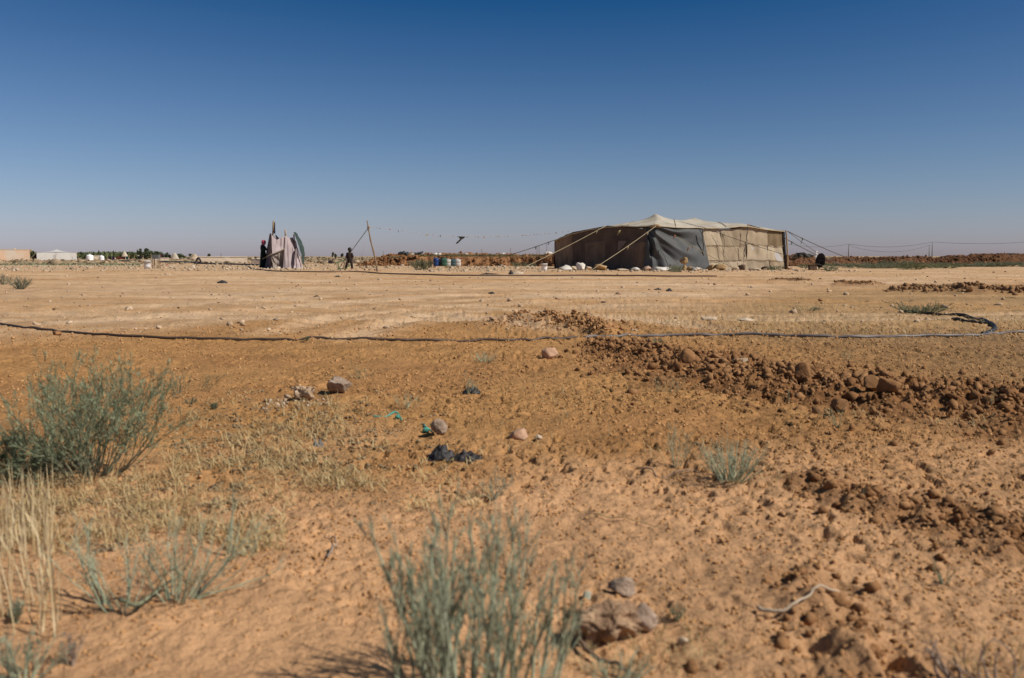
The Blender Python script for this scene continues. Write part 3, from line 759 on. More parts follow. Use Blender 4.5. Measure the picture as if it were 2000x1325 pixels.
blades('dry_grass_litter', 3500, patch(1220, 2100, 596, 664, -.1, 11, 1.2), U(.04, .13), M_straw, 77, .4, .0022, lay=.95)
blades('dry_grass_litter', 700, patch(1480, 2050, 800, 860, .1, 13), U(.02, .07), M_straw, 78, .5, .0012, lay=.8)
blades('dry_grass_litter', 900, patch(1250, 1560, 860, 960, .1, 14), U(.012, .06), M_straw, 79, .5, .0010, lay=.7)
blades('dry_grass_litter', 500, patch(1100, 1420, 1210, 1320, .0, 15), U(.012, .04), M_straw, 80, .5, .0008, lay=.7)
blades('dry_grass_litter', 1500, patch(-60, 560, 890, 1080, -.1, 17), U(.03, .09), M_straw, 81, .7, .0011, lay=.2)
blades('dry_grass_litter', 700, patch(330, 800, 770, 980, -.1, 18), U(.03, .09), M_straw, 82, .8, .0011, lay=.2)
# brown crumbled leaf litter among the straw
for i, (a, n_) in enumerate((((330, 760, 760, 960), 4200), ((-40, 520, 930, 1080), 3800), ((480, 900, 800, 990), 1400))):
    fx = patch(*a, -.05, 30 + i, .25); x, y = fx(rs, n_)
    lumps('dry_leaf_litter', np.stack([x, y, height(x, y)], 1), rs.uniform(.0018, .0065, len(x)) * (1 + .1 * y), mat('leaf_litter', (.40, .29, .16), (.11, .07, .04), 30, .9), 140 + i, sub=1, flat=.6, jit=.5)

# fallen twigs
def twig(pts, r, label, m=M_wood, seed=0, name='twig', cat='twig', lift=.004):
    P = catmull([Vector((*G(px, py), 0)) for px, py in pts], 6); P = [Vector((p.x, p.y, gz(p.x, p.y) + r + lift + .004)) for p in P]
    rr = random.Random(seed); P = [p + Vector((rr.gauss(0, r * .4), rr.gauss(0, r * .4), abs(rr.gauss(0, r * .3)))) for p in P]
    B = MB(); B.tube(P, [r * (1 - .6 * i / len(P)) for i in range(len(P))], 6)
    o = B.build(name, m, None, True); tag(o, label, cat); return o
twig([(1478, 1196), (1530, 1206), (1580, 1196), (1640, 1188)], .0042, 'pale bleached twig lying on the sand at the lower right', M_pale, 1)
twig([(1120, 1255), (1160, 1290), (1230, 1330)], .006, 'thick dark twig lying under the large crusted stone', M_brownw, 2)
twig([(60, 913), (120, 914), (185, 920)], .006, 'bleached branch lying across the foot of the big bush', M_wood, 3, lift=.02)
twig([(640, 1095), (655, 1060), (632, 1050)], .003, 'small forked twig on the bare sand left of the near shrub', M_wood, 4)
twig([(1160, 1015), (1230, 1022), (1290, 1030)], .0018, 'thin straw stalk on the sand right of the near shrub', M_straw, 5)
twig([(1250, 925), (1290, 930), (1370, 925)], .003, 'dry purple brown stem lying at the foot of the sparse sprig', M_wood, 6)
twig([(235, 1195), (275, 1205), (330, 1160), (352, 1148)], .0045, 'dry curved stalk between the two lower left plants', M_green, 7, lift=.015)

# ------------------------------------------------------------------ hoses
def hose(pts, r, label, m, sag=0, group=None, name='hose'):
    P0 = catmull([Vector((*G(px, py), 0)) for px, py in pts], 14)
    P = []
    for i, p in enumerate(P0):
        dx = .012 * math.sin(i * .7) ; P.append(Vector((p.x, p.y + dx, gz(p.x, p.y) + r * .9)))
    for _ in range(2):
        P = [P[0]] + [Vector((P[i].x, P[i].y, (P[i - 1].z + 2 * P[i].z + P[i + 1].z) / 4)) for i in range(1, len(P) - 1)] + [P[-1]]
    B = MB(); B.tube(P, r, 8); o = B.build(name, m, None, True); tag(o, label, 'hose', group); return o
M_hose = mat('dark_hose', (.055, .042, .036), (.12, .08, .055), 5, .55, lo=.4, hi=.75)
M_hose2 = mat('grey_hose', (.20, .175, .17), (.11, .09, .08), 4, .45)
hose([(-60, 618), (0, 630), (60, 640), (115, 646), (200, 655), (330, 662), (480, 664), (600, 665), (700, 666), (800, 667), (900, 666), (1010, 665), (1080, 663), (1130, 660)], .0115, 'long dark irrigation hose running from the left border across the bare soil', M_hose)
hose([(1140, 660), (1250, 657), (1400, 656), (1500, 658), (1620, 661), (1760, 660), (1900, 657), (1960, 652), (2060, 648)], .0135, 'grey hose continuing to the right border over the straw', M_hose2)
hose([(1766, 612), (1830, 614), (1900, 622), (1935, 634), (1944, 642), (1936, 650), (1920, 656)], .018, 'curved black end of hose looping at the right', mat('black_hose', (.02, .02, .022), (.05, .045, .04), 5, .5))
hose([(1860, 626), (1900, 631), (1922, 632)], .016, 'short black hose piece inside the loop at the right', mat('black_hose', (.03, .03, .03)))
hose([(480, 520), (510, 529), (600, 532), (700, 532), (760, 535), (870, 539), (1000, 540), (1150, 540), (1290, 541), (1400, 541)], .028, 'thin dark pipe on the ground in front of the tents', mat('brown_pipe', (.10, .065, .045), (.2, .12, .08), 1, .7), name='pipe')
hose([(380, 516), (440, 517), (500, 519), (520, 521)], .07, 'thick black line along the rubble left of the small tent', mat('black_hose', (.03, .03, .03)), name='pipe')  # black tube following a dark line on the ground
hose([(200, 511), (290, 512), (390, 515)], .10, 'black pipe behind the white bucket running along the rubble', mat('black_hose', (.03, .03, .03)), name='pipe')

# ------------------------------------------------------------------ litter
def crumple(name, px, py, wpx, hpx, m, label, seed, cat='plastic bag', group=None, n=22, deep=.7):
    x, y = G(px, py); s = y / FPX; w = wpx * s; h = hpx * s; rs_ = np.random.RandomState(seed)
    u, v = np.meshgrid(np.linspace(-1, 1, n), np.linspace(-1, 1, n))
    r = np.hypot(u, v)
    X = u * w / 2 * (1 + .2 * noise(u * 2 + seed, v * 2, seed)); Yc = v * w * deep / 2 * (1 + .2 * noise(u * 2, v * 2 + seed, seed + 1))
    Z = h * np.clip(1.1 - r ** 2, 0, 1) ** .6 * (.45 + .75 * np.abs(fbm(u * 1.7 + seed, v * 1.7, seed + 2, 3)))
    Z = Z + .01 * h
    top = np.stack([X, Yc, Z], -1).reshape(-1, 3); bot = top.copy(); bot[:, 2] = -.01 * h
    i = np.arange(n - 1)[:, None] * n + np.arange(n - 1)[None]
    T = np.stack([i, i + 1, i + n + 1, i + n], -1).reshape(-1, 4); N = n * n
    rim = list(range(n)) + [k * n + n - 1 for k in range(1, n)] + [(n - 1) * n + k for k in range(n - 2, -1, -1)] + [k * n for k in range(n - 2, 0, -1)]
    side = [[rim[k], rim[k] + N, rim[(k + 1) % len(rim)] + N, rim[(k + 1) % len(rim)]] for k in range(len(rim))]
    T = np.concatenate([T, T[:, ::-1] + N, np.array(side)])
    o = link(name, fast(name, np.concatenate([top, bot]), T), m, smooth=True); o.location = (x, y, gz(x, y)); o.rotation_euler = (0, 0, rs_.uniform(-.3, .3))
    tag(o, label, cat, group); return o
M_blackp = mat('black_plastic', (.020, .018, .019), (.038, .034, .036), 20, .55, .003, 60, spec=.3)
crumple('plastic_bag', 862, 896, 52, 30, M_blackp, 'crumpled black plastic bag lying below the pinkish stone', 1)
crumple('plastic_bag', 912, 898, 62, 18, M_blackp, 'flatter grey black plastic sheet right of the crumpled bag', 2, 'plastic sheet')
crumple('plastic_scrap', 922, 768, 34, 13, M_blackp, 'small black scrap under the little plant in the middle distance', 3, 'plastic scrap')
crumple('plastic_scrap', 1030, 790, 1, 1, M_blackp, 'x', 4) if False else None
crumple('plastic_scrap', 620, 868, 26, 22, mat('grey_scrap', (.12, .12, .14), (.22, .22, .2), 20, .6), 'torn grey scrap in the dry grass left of the black bag', 5, 'plastic scrap')
crumple('plastic_scrap', 434, 553, 18, 6, M_blackp, 'black rag on the pale road below the white tents', 6, 'rag')
crumple('plastic_scrap', 659, 542, 12, 3, M_blackp, 'dark scrap on the ground below the standing child', 7, 'rag')
crumple('plastic_scrap', 956, 536, 34, 3, M_blackp, 'flat black scrap left of the pale cardboard piece on the ground', 8, 'rag')
crumple('plastic_scrap', 998, 536, 10, 7, M_blackp, 'black rag beside the pale cardboard piece', 9, 'rag')
crumple('cardboard_piece', 1010, 535, 24, 6, M_pale, 'pale flattened cardboard piece beside the black rag', 10, 'cardboard')
crumple('plastic_scrap', 960, 576, 12, 5, M_blackp, 'small black scrap in the middle of the pale road', 11, 'rag')
crumple('plastic_scrap', 1284, 567, 14, 4, M_blackp, 'left of two black scraps on the pale road below the grey tarpaulin', 12, 'rag')
crumple('plastic_scrap', 1307, 571, 13, 6, M_blackp, 'right of two black scraps on the pale road below the grey tarpaulin', 13, 'rag')
crumple('plastic_scrap', 1178, 592, 9, 3, M_blackp, 'tiny black scrap at the road edge beyond the crumbly mound', 14, 'rag')
crumple('plastic_scrap', 618, 580, 12, 3, M_blackp, 'thin dark scrap on the road below the small tent', 15, 'rag')
# teal rope
tm = mat('teal_rope', (.10, .38, .30), (.06, .24, .19), 60, .7)
P = catmull([GP(728, 818, .006), GP(752, 817, .008), GP(774, 813, .014), GP(790, 819, .01), GP(826, 826, .012), GP(830, 838, .008), GP(846, 846, .006)], 6)
rope = MB(); rope.tube(P, [.003 + .0022 * abs(math.sin(i * .45)) for i in range(len(P))], 6)
o = rope.build('rope', tm, None, True); tag(o, 'frayed teal plastic rope lying beside the pinkish stone', 'rope')
kn = link('knot', rock_mesh('knot', (.028, .02, .022), 5, sub=2, ang=.8), tm, o); kn.location = GP(833, 843, 0); o2 = link('knot', rock_mesh('knot', (.022, .018, .018), 6, sub=2, ang=.8), tm, o); o2.location = GP(776, 816, .002)

# ------------------------------------------------------------------ cloth
def cloth(name, top, bot, nu, nv, m, parent, fold=None, out=Vector((0, -1, 0)), smooth=True, sagb=0):
    """cloth hung between two lines given as lists of stops (u, point)"""
    V = []
    for j in range(nv + 1):
        v = j / nv
        for i in range(nu + 1):
            u = i / nu
            p = lerp_list(bot, u).lerp(lerp_list(top, u), v)
            if fold: p = p + out * fold(u, v)
            V.append(p)
    Fc = [(j * (nu + 1) + i, j * (nu + 1) + i + 1, (j + 1) * (nu + 1) + i + 1, (j + 1) * (nu + 1) + i) for j in range(nv) for i in range(nu)]
    o = link(name, mesh(name, V, Fc), m, parent, smooth)
    return o
def nz1(x, y, s): return float(noise(np.array([x]), np.array([y]), s)[0])
def folds(amp, freq, seed, vert=.35, edge=.6):
    def f(u, v):
        return amp * (nz1(u * freq, v * vert * freq * .5, seed) + .4 * nz1(u * freq * 2.6, v * freq * .5, seed + 1)) * (edge + (1 - edge) * math.sin(math.pi * min(max(v, 0), 1)))
    return f
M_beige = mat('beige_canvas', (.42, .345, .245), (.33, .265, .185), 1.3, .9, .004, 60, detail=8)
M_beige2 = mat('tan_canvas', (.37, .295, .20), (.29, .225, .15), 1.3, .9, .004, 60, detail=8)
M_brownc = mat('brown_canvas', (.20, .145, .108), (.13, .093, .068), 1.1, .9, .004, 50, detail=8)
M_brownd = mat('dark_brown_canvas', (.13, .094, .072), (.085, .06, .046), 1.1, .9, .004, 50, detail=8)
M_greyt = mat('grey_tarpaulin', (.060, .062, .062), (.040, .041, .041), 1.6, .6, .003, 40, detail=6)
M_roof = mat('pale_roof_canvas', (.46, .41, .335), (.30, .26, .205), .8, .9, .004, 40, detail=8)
M_rope = mat('tan_rope', (.40, .33, .215), (.29, .23, .14), 30, .85)
M_drope = mat('dark_rope', (.10, .085, .07), (.06, .05, .04), 20, .85)
M_pole = mat('weathered_pole', (.36, .25, .14), (.22, .14, .08), 6, .85, .004, 20, stretch=(1, 1, .2))

tent = empty('bedouin_tent', (9, 51, 0)); tag(tent, 'large low tent of patched brown, grey and beige canvas held by ropes at the right', 'tent')
def TP(px, py, Y): return W(px, py, Y) - Vector((9, 51, 0))
def TG(px, Y, z=.02): p = W(px, 500, Y); return Vector((p.x - 9, p.y - 51, z))
A_t, B_t, C_t = TP(1083, 469, 54.2), TP(1117, 454, 53.2), TP(1186, 441, 50.6)
D_t, E_t, F_t, G_t = TP(1280, 442, 47.6), TP(1369, 446, 48.9), TP(1463, 441, 50.2), TP(1531, 451, 51.3)
A_b, B_b, C_b = TG(1085, 54.1, 0), TG(1118, 53, 0), TG(1186, 50.5, 0)
D_b, E_b, F_b, G_b = TG(1257, 47.4, 0), TG(1376, 48.6, 0), TG(1459, 50, 0), TG(1534, 51.1, 0)
nL = Vector((-.75, -.66, 0)); nR = Vector((.38, -.92, 0))
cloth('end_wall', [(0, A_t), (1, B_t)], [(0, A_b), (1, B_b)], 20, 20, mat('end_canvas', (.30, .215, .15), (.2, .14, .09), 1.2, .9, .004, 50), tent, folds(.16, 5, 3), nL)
def sag(P, Q, d, n=9, du=None):
    return [(i / n, P.lerp(Q, i / n) - Vector((0, 0, d * math.sin(math.pi * i / n)))) for i in range(n + 1)]
topBD = [(0, B_t), (.42, C_t), (.75, TP(1252, 447, 48.6)), (1, TP(1266, 445, 48.1))]
botBD = [(0, B_b), (.42, C_b), (1, D_b)]
def mixl(a, b, t, n=24): return [(i / n, lerp_list(a, i / n).lerp(lerp_list(b, i / n), t)) for i in range(n + 1)]
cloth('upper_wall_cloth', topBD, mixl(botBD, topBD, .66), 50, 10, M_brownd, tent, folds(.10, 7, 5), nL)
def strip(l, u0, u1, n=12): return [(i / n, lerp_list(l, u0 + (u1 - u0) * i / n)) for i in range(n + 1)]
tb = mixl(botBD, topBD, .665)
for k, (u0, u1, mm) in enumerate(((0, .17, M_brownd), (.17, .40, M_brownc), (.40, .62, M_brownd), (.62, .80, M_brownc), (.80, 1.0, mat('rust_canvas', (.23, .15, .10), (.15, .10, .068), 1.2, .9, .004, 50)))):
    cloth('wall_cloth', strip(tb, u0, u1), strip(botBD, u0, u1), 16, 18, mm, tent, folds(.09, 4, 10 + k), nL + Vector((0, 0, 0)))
cloth('canvas_patch', [(0, TP(1208, 471, 49.3)), (1, TP(1224, 471, 48.9))], [(0, TP(1206, 492, 49.3)), (1, TP(1216, 482, 49.0))], 4, 4, mat('faded_patch', (.23, .18, .14)), tent)
# grey tarpaulin: wraps the corner, gathered at the top corner and fanned out below
def gfold(u, v):
    # creases radiate from the upper left corner
    a = math.atan2(1.02 - v, u * 1.5 + .03); r = math.hypot(1 - v, u)
    am = .24 * math.exp(-u * 1.6) + .05
    return am * (math.sin(a * 15 + 1.4 * nz1(u * 3, v * 3, 7)) * .55 + .6 * nz1(a * 6, r * 2, 9)) * min(1, r * 2.2) * min(1, (1 - u) * 6) + .25 * math.exp(-u * 5) * math.sin(math.pi * v)
topG = [(0, TP(1262, 445, 48.1)), (.18, D_t), (.45, TP(1312, 446, 48.0)), (.8, TP(1350, 447, 48.6)), (1, TP(1371, 446, 48.85))]
botG = [(0, D_b), (.2, TG(1275, 47.0, 0)), (.6, TG(1330, 47.3, .02)), (1, TG(1388, 48.3, .02))]
cloth('grey_tarpaulin', topG, botG, 110, 46, M_greyt, tent, gfold, Vector((.1, -1, 0)))
# beige wall: three sewn rows with seams
topR = [(0, E_t + Vector((0, 0, 0))), (.3, TP(1410, 449, 49.5)), (.45, TP(1440, 447, 49.9)), (.57, F_t), (.75, TP(1490, 448, 50.7)), (1, G_t)]
botR = [(0, E_b), (.55, F_b), (1, G_b)]
l0 = botR; l1 = mixl(botR, topR, .23); l2 = mixl(botR, topR, .60); l3 = topR
k = 0
for (a, b, rows) in ((l1, l0, 0), (l2, l1, 1), (l3, l2, 2)):
    for (u0, u1) in ((0, .27), (.27, .55), (.55, .80), (.80, 1.0)):
        mm = (M_beige, M_beige2)[(k * 7 // 3) % 2]
        if rows == 2 and u0 == .8: mm = mat('brown_sacking', (.24, .175, .10), (.17, .12, .065), 3, .95, .004, 60)
        g1 = strip(a, u0, u1); g0 = strip(b, u0, u1)
        cloth('canvas_panel', g1, g0, 14, 9, mm, tent, folds(.07, 3, 30 + k), nR)
        # seam strip
        S = MB(); S.tube([p + nR * .05 for _, p in g1], .012, 5, cap=False); S.build('seam', mat('seam_cord', (.28, .21, .14)), tent); k += 1
# white sheets stand in for the light through two holes at the right end
def disc(name, pts, m, parent, off=nR * .09):
    V = [p + off for p in pts]; c = sum(V, Vector()) / len(V); n = len(V)
    return link(name, mesh(name, V + [c], [(i, (i + 1) % n, n) for i in range(n)]), m, parent)
M_white = mat('white_plastic', (.80, .80, .80), (.72, .72, .72), 10, .5)
disc('bright_hole_sheet', [TP(a, b, 50.7) for a, b in ((1513, 492), (1519, 497), (1523, 503), (1527, 510), (1518, 510.5), (1513, 507), (1510, 500), (1510.5, 494))], mat('bright_white_sheet', (.85, .85, .85), (.8, .8, .8), 4, .6), tent, nR * .14)
disc('bright_hole_sheet', [TP(a, b, 50.0) for a, b in ((1465, 481.5), (1467.5, 483), (1468.5, 486), (1467, 489), (1465.5, 488), (1464.5, 485))], mat('bright_white_sheet', (.85, .85, .85), (.8, .8, .8), 4, .6), tent, nR * .14)
# back and right walls
def shift(p, dx, dy, dz=0): return p + Vector((dx, dy, dz))
Ab, Bb, Cb, Db, Eb, Fb, Gb = shift(A_t, 2.3, 4.6), shift(B_t, 2.4, 4.8), shift(C_t, 2.0, 5.2), shift(D_t, 1.2, 6.4), shift(E_t, .6, 6.2), shift(F_t, .2, 5.6), shift(G_t, 0, 5.0)
backs = [(0, Ab), (.15, Bb), (.3, Cb), (.5, Db), (.7, Eb), (.87, Fb), (1, Gb)]
fronts = [(0, A_t), (.08, B_t), (.25, C_t), (.5, D_t), (.68, E_t), (.87, F_t), (1, G_t)]
flo = lambda L: [(u, Vector((p.x, p.y, 0))) for u, p in L]
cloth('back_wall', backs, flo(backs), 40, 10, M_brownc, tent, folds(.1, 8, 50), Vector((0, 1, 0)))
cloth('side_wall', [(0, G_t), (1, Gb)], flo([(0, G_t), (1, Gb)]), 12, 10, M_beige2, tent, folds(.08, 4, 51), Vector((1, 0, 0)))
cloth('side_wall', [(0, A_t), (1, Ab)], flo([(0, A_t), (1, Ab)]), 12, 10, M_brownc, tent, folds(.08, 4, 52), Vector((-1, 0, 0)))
# roof
PK = [(.49, .46, .58), (.685, .5, .46)]
def roofz(u, v):
    z = .17 * math.sin(math.pi * v) * sstep(.15, .35, u) * (1 - .5 * sstep(.8, 1, u))
    for a, b, h in PK:
        d = math.hypot((u - a) * 2.6, (v - b) * 1.1); z += h * math.exp(-d / .22)
    # edge scallop between the posts
    z -= .05 * abs(math.sin(math.pi * u * 6)) * (1 - min(1, v * 5))
    return float(z)
nu, nv = 130, 34; V = []
for j in range(nv + 1):
    v = j / nv
    for i in range(nu + 1):
        u = i / nu; p = lerp_list(fronts, u).lerp(lerp_list(backs, u), v)
        p = p + Vector((0, (-.1 if j == 0 else 0), roofz(u, v) + .012 * nz1(u * 30, v * 8, 60)))
        if j == 0: p.z -= .06 + .02 * nz1(u * 40, 0, 61)
        V.append(p)
roof = link('roof', mesh('roof', V, [(j * (nu + 1) + i, j * (nu + 1) + i + 1, (j + 1) * (nu + 1) + i + 1, (j + 1) * (nu + 1) + i) for j in range(nv) for i in range(nu)]), M_roof, tent, True)
for uu in (.36, .58, .78):      # sewn seams over the roof
    S = MB(); S.tube([lerp_list(fronts, uu).lerp(lerp_list(backs, uu), v / 20) + Vector((0, 0, roofz(uu, v / 20) + .015)) for v in range(21)], .014, 5); S.build('seam', mat('seam_cord', (.28, .21, .14)), roof)
S = MB(); S.tube([lerp_list(fronts, u / 60) + Vector((0, -.12, -.05 + roofz(u / 60, 0))) for u in range(61)], .028, 6); S.build('roof_edge_rope', mat('pale_cord', (.58, .50, .36), (.42, .34, .22), 9, .9), roof)
# posts
for nm, a, b, r in (('tent_pole', G_b + nR * .12 + Vector((.06, 0, 0)), G_t + nR * .12 + Vector((.04, 0, .02)), .045), ('tent_pole', D_b + Vector((.2, .5, 0)), D_t + Vector((0, .1, .1)), .05), ('tent_pole', F_b + Vector((0, .3, 0)), F_t + Vector((0, .15, .08)), .05)):
    S = MB(); S.tube(catmull([a, a.lerp(b, .5) + Vector((.03, 0, 0)), b], 4), [r] * 9, 8); S.build(nm, M_pole, tent, True)
S = MB(); S.tube([G_b + nR * .05 + Vector((.0, 0, 0)), G_t + nR * .05 + Vector((-.06, 0, 0))], .07, 6); S.build('pole_sleeve', mat('black_cloth', (.025, .022, .02), (.05, .04, .035), 4, .9), tent, True)
S = MB(); S.tube([D_t + Vector((-.3, -.05, -.02)), D_t + Vector((.12, -.1, .02)), D_t + Vector((.28, -.1, -.04))], [.05, .085, .04], 8); S.build('roof_toggle', M_pole, tent, True)
# guy ropes
def guy(a, b, r, m, parent=tent, n=12, sg=.05, knots=()):
    P = [a.lerp(b, i / n) - Vector((0, 0, sg * math.sin(math.pi * i / n))) for i in range(n + 1)]
    S = MB(); S.tube(P, r, 6); o = S.build('guy_rope', m, parent, True)
    for t in knots:
        q = a.lerp(b, t) - Vector((0, 0, sg * math.sin(math.pi * t)))
        K = MB(); K.tube([q + Vector((-r * 2, 0, r)), q + Vector((r * 2, 0, -r)), q + Vector((r, -r, -.11)), q + Vector((0, 0, -.16))], [r * 1.2, r * 2.2, r * 1.3, r * .6], 6); K.build('knot', m, o, True)
    return o
guy(TP(1184, 441, 50.4), TG(1012, 46.5), .015, M_rope, knots=(.12,))
guy(TP(1281, 442, 47.4), TG(1152, 43.5), .015, M_rope, knots=(.14, .45))
guy(TP(1084, 469, 54.2), TG(962, 58, .5), .018, M_drope, knots=(.1, .3))
guy(TP(1318, 460, 47.2), TG(1442, 45.5), .015, M_rope, knots=(.28,))
guy(TP(1318, 431, 50.5), TP(1372, 444, 48.7), .012, M_drope, sg=.0)
guy(TP(1372, 444, 48.7), TG(1640, 47.0), .015, M_drope, sg=.1, knots=(.15,))
guy(TP(1464, 440, 50.1), TP(1504, 451, 50.8), .02, M_drope, sg=0, knots=(.45,))
guy(TP(1538, 452, 51.2), TG(1712, 56), .020, M_drope, sg=.12, knots=(.15,))
guy(TP(1538, 452, 51.2), TG(1655, 60), .013, M_drope, sg=.2, knots=(.2,))
guy(TP(1532, 465, 51.2), TG(1662, 54), .019, M_drope, sg=.12, knots=(.1,))
# ropes hanging down the wall
for (px, t0, b0, Y, m_, r) in ((1372, 447, 500, 48.5, M_drope, .03), (1415, 454, 520, 49.2, M_drope, .010), (1460, 443, 472, 49.9, M_drope, .022), (1455, 472, 502, 49.8, M_drope, .024), (1452, 502, 520, 49.7, M_drope, .010)):
    P = [TP(px + (py - t0) * (.04 if px < 1400 else -.03) + 1.2 * math.sin(py * .2), py, Y - .12) for py in np.linspace(t0, b0, 8)]
    S = MB(); S.tube(P, [r * (1 + .25 * math.sin(i * 2.1)) for i in range(8)], 6); S.build('hanging_rope', m_, tent, True)
for a, b in (((1384, 450), (1428, 522)), ((1420, 452), (1452, 520)), ((1378, 462), (1396, 520))):
    guy(TP(a[0], a[1], 49.1), TP(b[0], b[1], 49.4), .006, M_drope, sg=.02)
# red ties
for px, py in ((1318, 459), (1345, 483)):
    S = MB(); q = TP(px, py, 46.9); S.tube([q, q + Vector((-.03, 0, -.10)), q + Vector((-.08, 0, -.22))], [.04, .035, .012], 6); S.build('tie', mat('red_brown_cord', (.30, .12, .07), (.2, .08, .05), 9, .9), tent, True)
# balanced bundle hanging from the dark wall
S = MB(); q = TP(1213, 452, 49.2) + nL * .12; S.tube([q + Vector((-.12, 0, -.22)), q + Vector((-.02, 0, -.02)), q + Vector((.05, 0, .05))], [.02, .06, .02], 7); S.build('tied_bundle', mat('straw_bundle', (.32, .26, .13)), tent, True)

# stones and sacks along the foot of the tent
def at_rock(px, py, w, h, Y, m, label, seed, name='stone', cat='stone', ang=.35, z=None):
    s = Y / FPX; p = W(px, 500, Y); o = link(name, rock_mesh(name, (w * s, w * s * .8, h * s), seed, sub=3, ang=ang), m)
    o.location = (p.x, p.y, z if z is not None else gz(p.x, p.y) - .02); tag(o, label, cat); return o
M_sack = mat('white_sack', (.72, .68, .62), (.50, .45, .38), 3, .7, .02, 8)
M_ochre = mat('ochre_stone', (.42, .29, .15), (.24, .15, .07), 3, .95, .03, 9)
M_dst = mat('dark_stone', (.16, .11, .075), (.09, .06, .04), 3, .95, .03, 9)
at_rock(1106, 520, 27, 11, 48.2, M_sack, 'white plastic sack lying at the left foot of the tent', 501, 'sack', 'sack', .5)
at_rock(1136, 520, 19, 16, 48.0, M_sack, 'upright grey white sack in front of the dark tent wall', 502, 'sack', 'sack', .6)
at_rock(1122, 520, 18, 8, 49.0, M_pale, 'grey board like stone between the two white sacks', 503)
at_rock(1149, 520, 12, 8, 48.8, M_pale, 'small pale stone right of the upright sack', 504)
at_rock(1172, 520, 26, 13, 48.0, M_ochre, 'rough brown stone where the tent rope meets the ground', 505)
at_rock(1216, 520, 26, 5, 47.0, M_pale, 'row of flat pale stone before the brown wall', 506)
at_rock(1240, 520, 20, 8, 46.6, M_sack, 'white torn sheet on the ground before the tent corner', 507, 'plastic sheet', 'plastic sheet', .6)
at_rock(1264, 520, 17, 11, 46.4, mat('pink_stone', (.48, .34, .25), (.3, .2, .14), 3, .9, .02, 9), 'pinkish stone at the tent corner left of the long white sack', 508)
at_rock(1290, 520, 40, 9, 46.3, M_sack, 'long white sack weighing down the grey tarpaulin', 509, 'sack', 'sack', .5)
b1 = at_rock(1337, 520, 10, 13, 45.9, M_ochre, 'narrow ochre stone standing upright under the balanced round stone', 510)
at_rock(1337, 520, 18, 15, 45.9, M_ochre, 'round ochre stone balanced on top of the narrow upright stone', 511, z=.30)
at_rock(1349, 520, 13, 9, 46.6, M_ochre, 'ochre stone right behind the balanced pair', 512)
at_rock(1360, 520, 24, 8, 46.4, M_sack, 'crumpled pale sack at the foot of the grey tarpaulin', 513, 'sack', 'sack', .6)
at_rock(1390, 520, 17, 12, 47.2, M_ochre, 'ochre stone at the seam of the grey and beige walls', 514)
at_rock(1410, 520, 24, 14, 47.0, M_ochre, 'largest stone before the beige tent wall', 515, ang=.5)
at_rock(1436, 520, 13, 7, 47.6, M_pale, 'low pale stone right of the largest stone', 516)
at_rock(1450, 520, 15, 12, 47.8, M_dst, 'dark pointed stone before the beige tent wall', 517, ang=.6)
at_rock(1472, 520, 20, 6, 47.8, M_pale, 'flat pale stone before the beige wall right of the dark one', 518)
at_rock(1497, 520, 16, 8, 48.6, M_dst, 'brown stone near the right end of the beige wall', 519)
at_rock(1508, 520, 9, 5, 48.9, M_dst, 'small brown stone at the right end of the beige wall', 520)
at_rock(1545, 520, 14, 6, 50.0, mat('pink_stone', (.4, .3, .2)), 'pink stone right of the tent end pole', 521)

# ------------------------------------------------------------------ small latrine tent
lt = empty('latrine_tent', (-13.3, 54, 0)); tag(lt, 'small ragged upright shelter of greyish sheets with a green flap and tall poles', 'shelter')
def LP(px, py, Y): return W(px, py, Y) - Vector((-13.3, 54, 0))
def LG(px, Y, z=0): p = W(px, 500, Y); return Vector((p.x + 13.3, p.y - 54, z))
M_lav = mat('grey_lilac_sheet', (.49, .405, .41), (.37, .30, .30), 1.6, .85, .004, 30, detail=7, trans=.12)
M_lav2 = mat('dusty_sheet', (.36, .31, .27), (.26, .22, .19), 1.6, .85, .004, 30, detail=7)
M_lav_shade = mat('shaded_lilac_sheet', (.17, .12, .12), (.11, .075, .08), 1.6, .85, .004, 30)  # shade of the left-facing side painted in: darker than the lit lilac panels
cloth('side_sheet', [(0, LP(527, 456, 55.2)), (1, LP(530, 457, 52.8))], [(0, LG(512, 55.6)), (1, LG(528, 52.5))], 14, 20, M_lav_shade, lt, folds(.1, 4, 80), Vector((-1, -.3, 0)))
def crease(seed, a=.10):
    def f(u, v):
        q = math.hypot(u - .1, (v - .42) * 1.5)
        return a * (math.sin(10 * math.atan2(v - .42, u + .02)) * math.exp(-q * 1.2) * min(1, q * 4) * .8 + nz1(u * 4, v * 4, seed) * .9)
    return f
cloth('front_sheet', [(0, LP(530, 457, 52.8)), (.25, LP(538, 468, 53.0)), (.6, LP(547, 470, 53.1)), (1, LP(557, 462, 53.3))], [(0, LG(529, 52.5)), (1, LG(556, 53.1))], 34, 40, M_lav2, lt, crease(81, .16), Vector((0, -1, 0)))
cloth('upper_sheet', [(0, LP(530, 458, 52.7)), (.4, LP(540, 469, 52.85)), (1, LP(557.5, 461, 53.15))], [(0, LP(532, 496, 52.35)), (1, LP(557, 485, 52.95))], 26, 20, M_lav, lt, folds(.08, 5, 82), Vector((0, -1, 0)))
cloth('front_sheet', [(0, LP(557, 461, 53.1)), (.5, LP(566, 465, 53.3)), (1, LP(572, 464, 53.6))], [(0, LG(552, 52.6)), (.5, LG(572, 52.6)), (1, LG(587, 53.2))], 26, 34, M_lav, lt, folds(.12, 3, 83), Vector((.1, -1, 0)))
cloth('hanging_sheet', [(0, LP(577, 487, 53)), (1, LP(581, 484, 53.4))], [(0, LG(573, 52.4)), (1, LG(592, 53.2))], 24, 18, M_lav, lt, folds(.18, 7, 84), Vector((.2, -1, 0)))
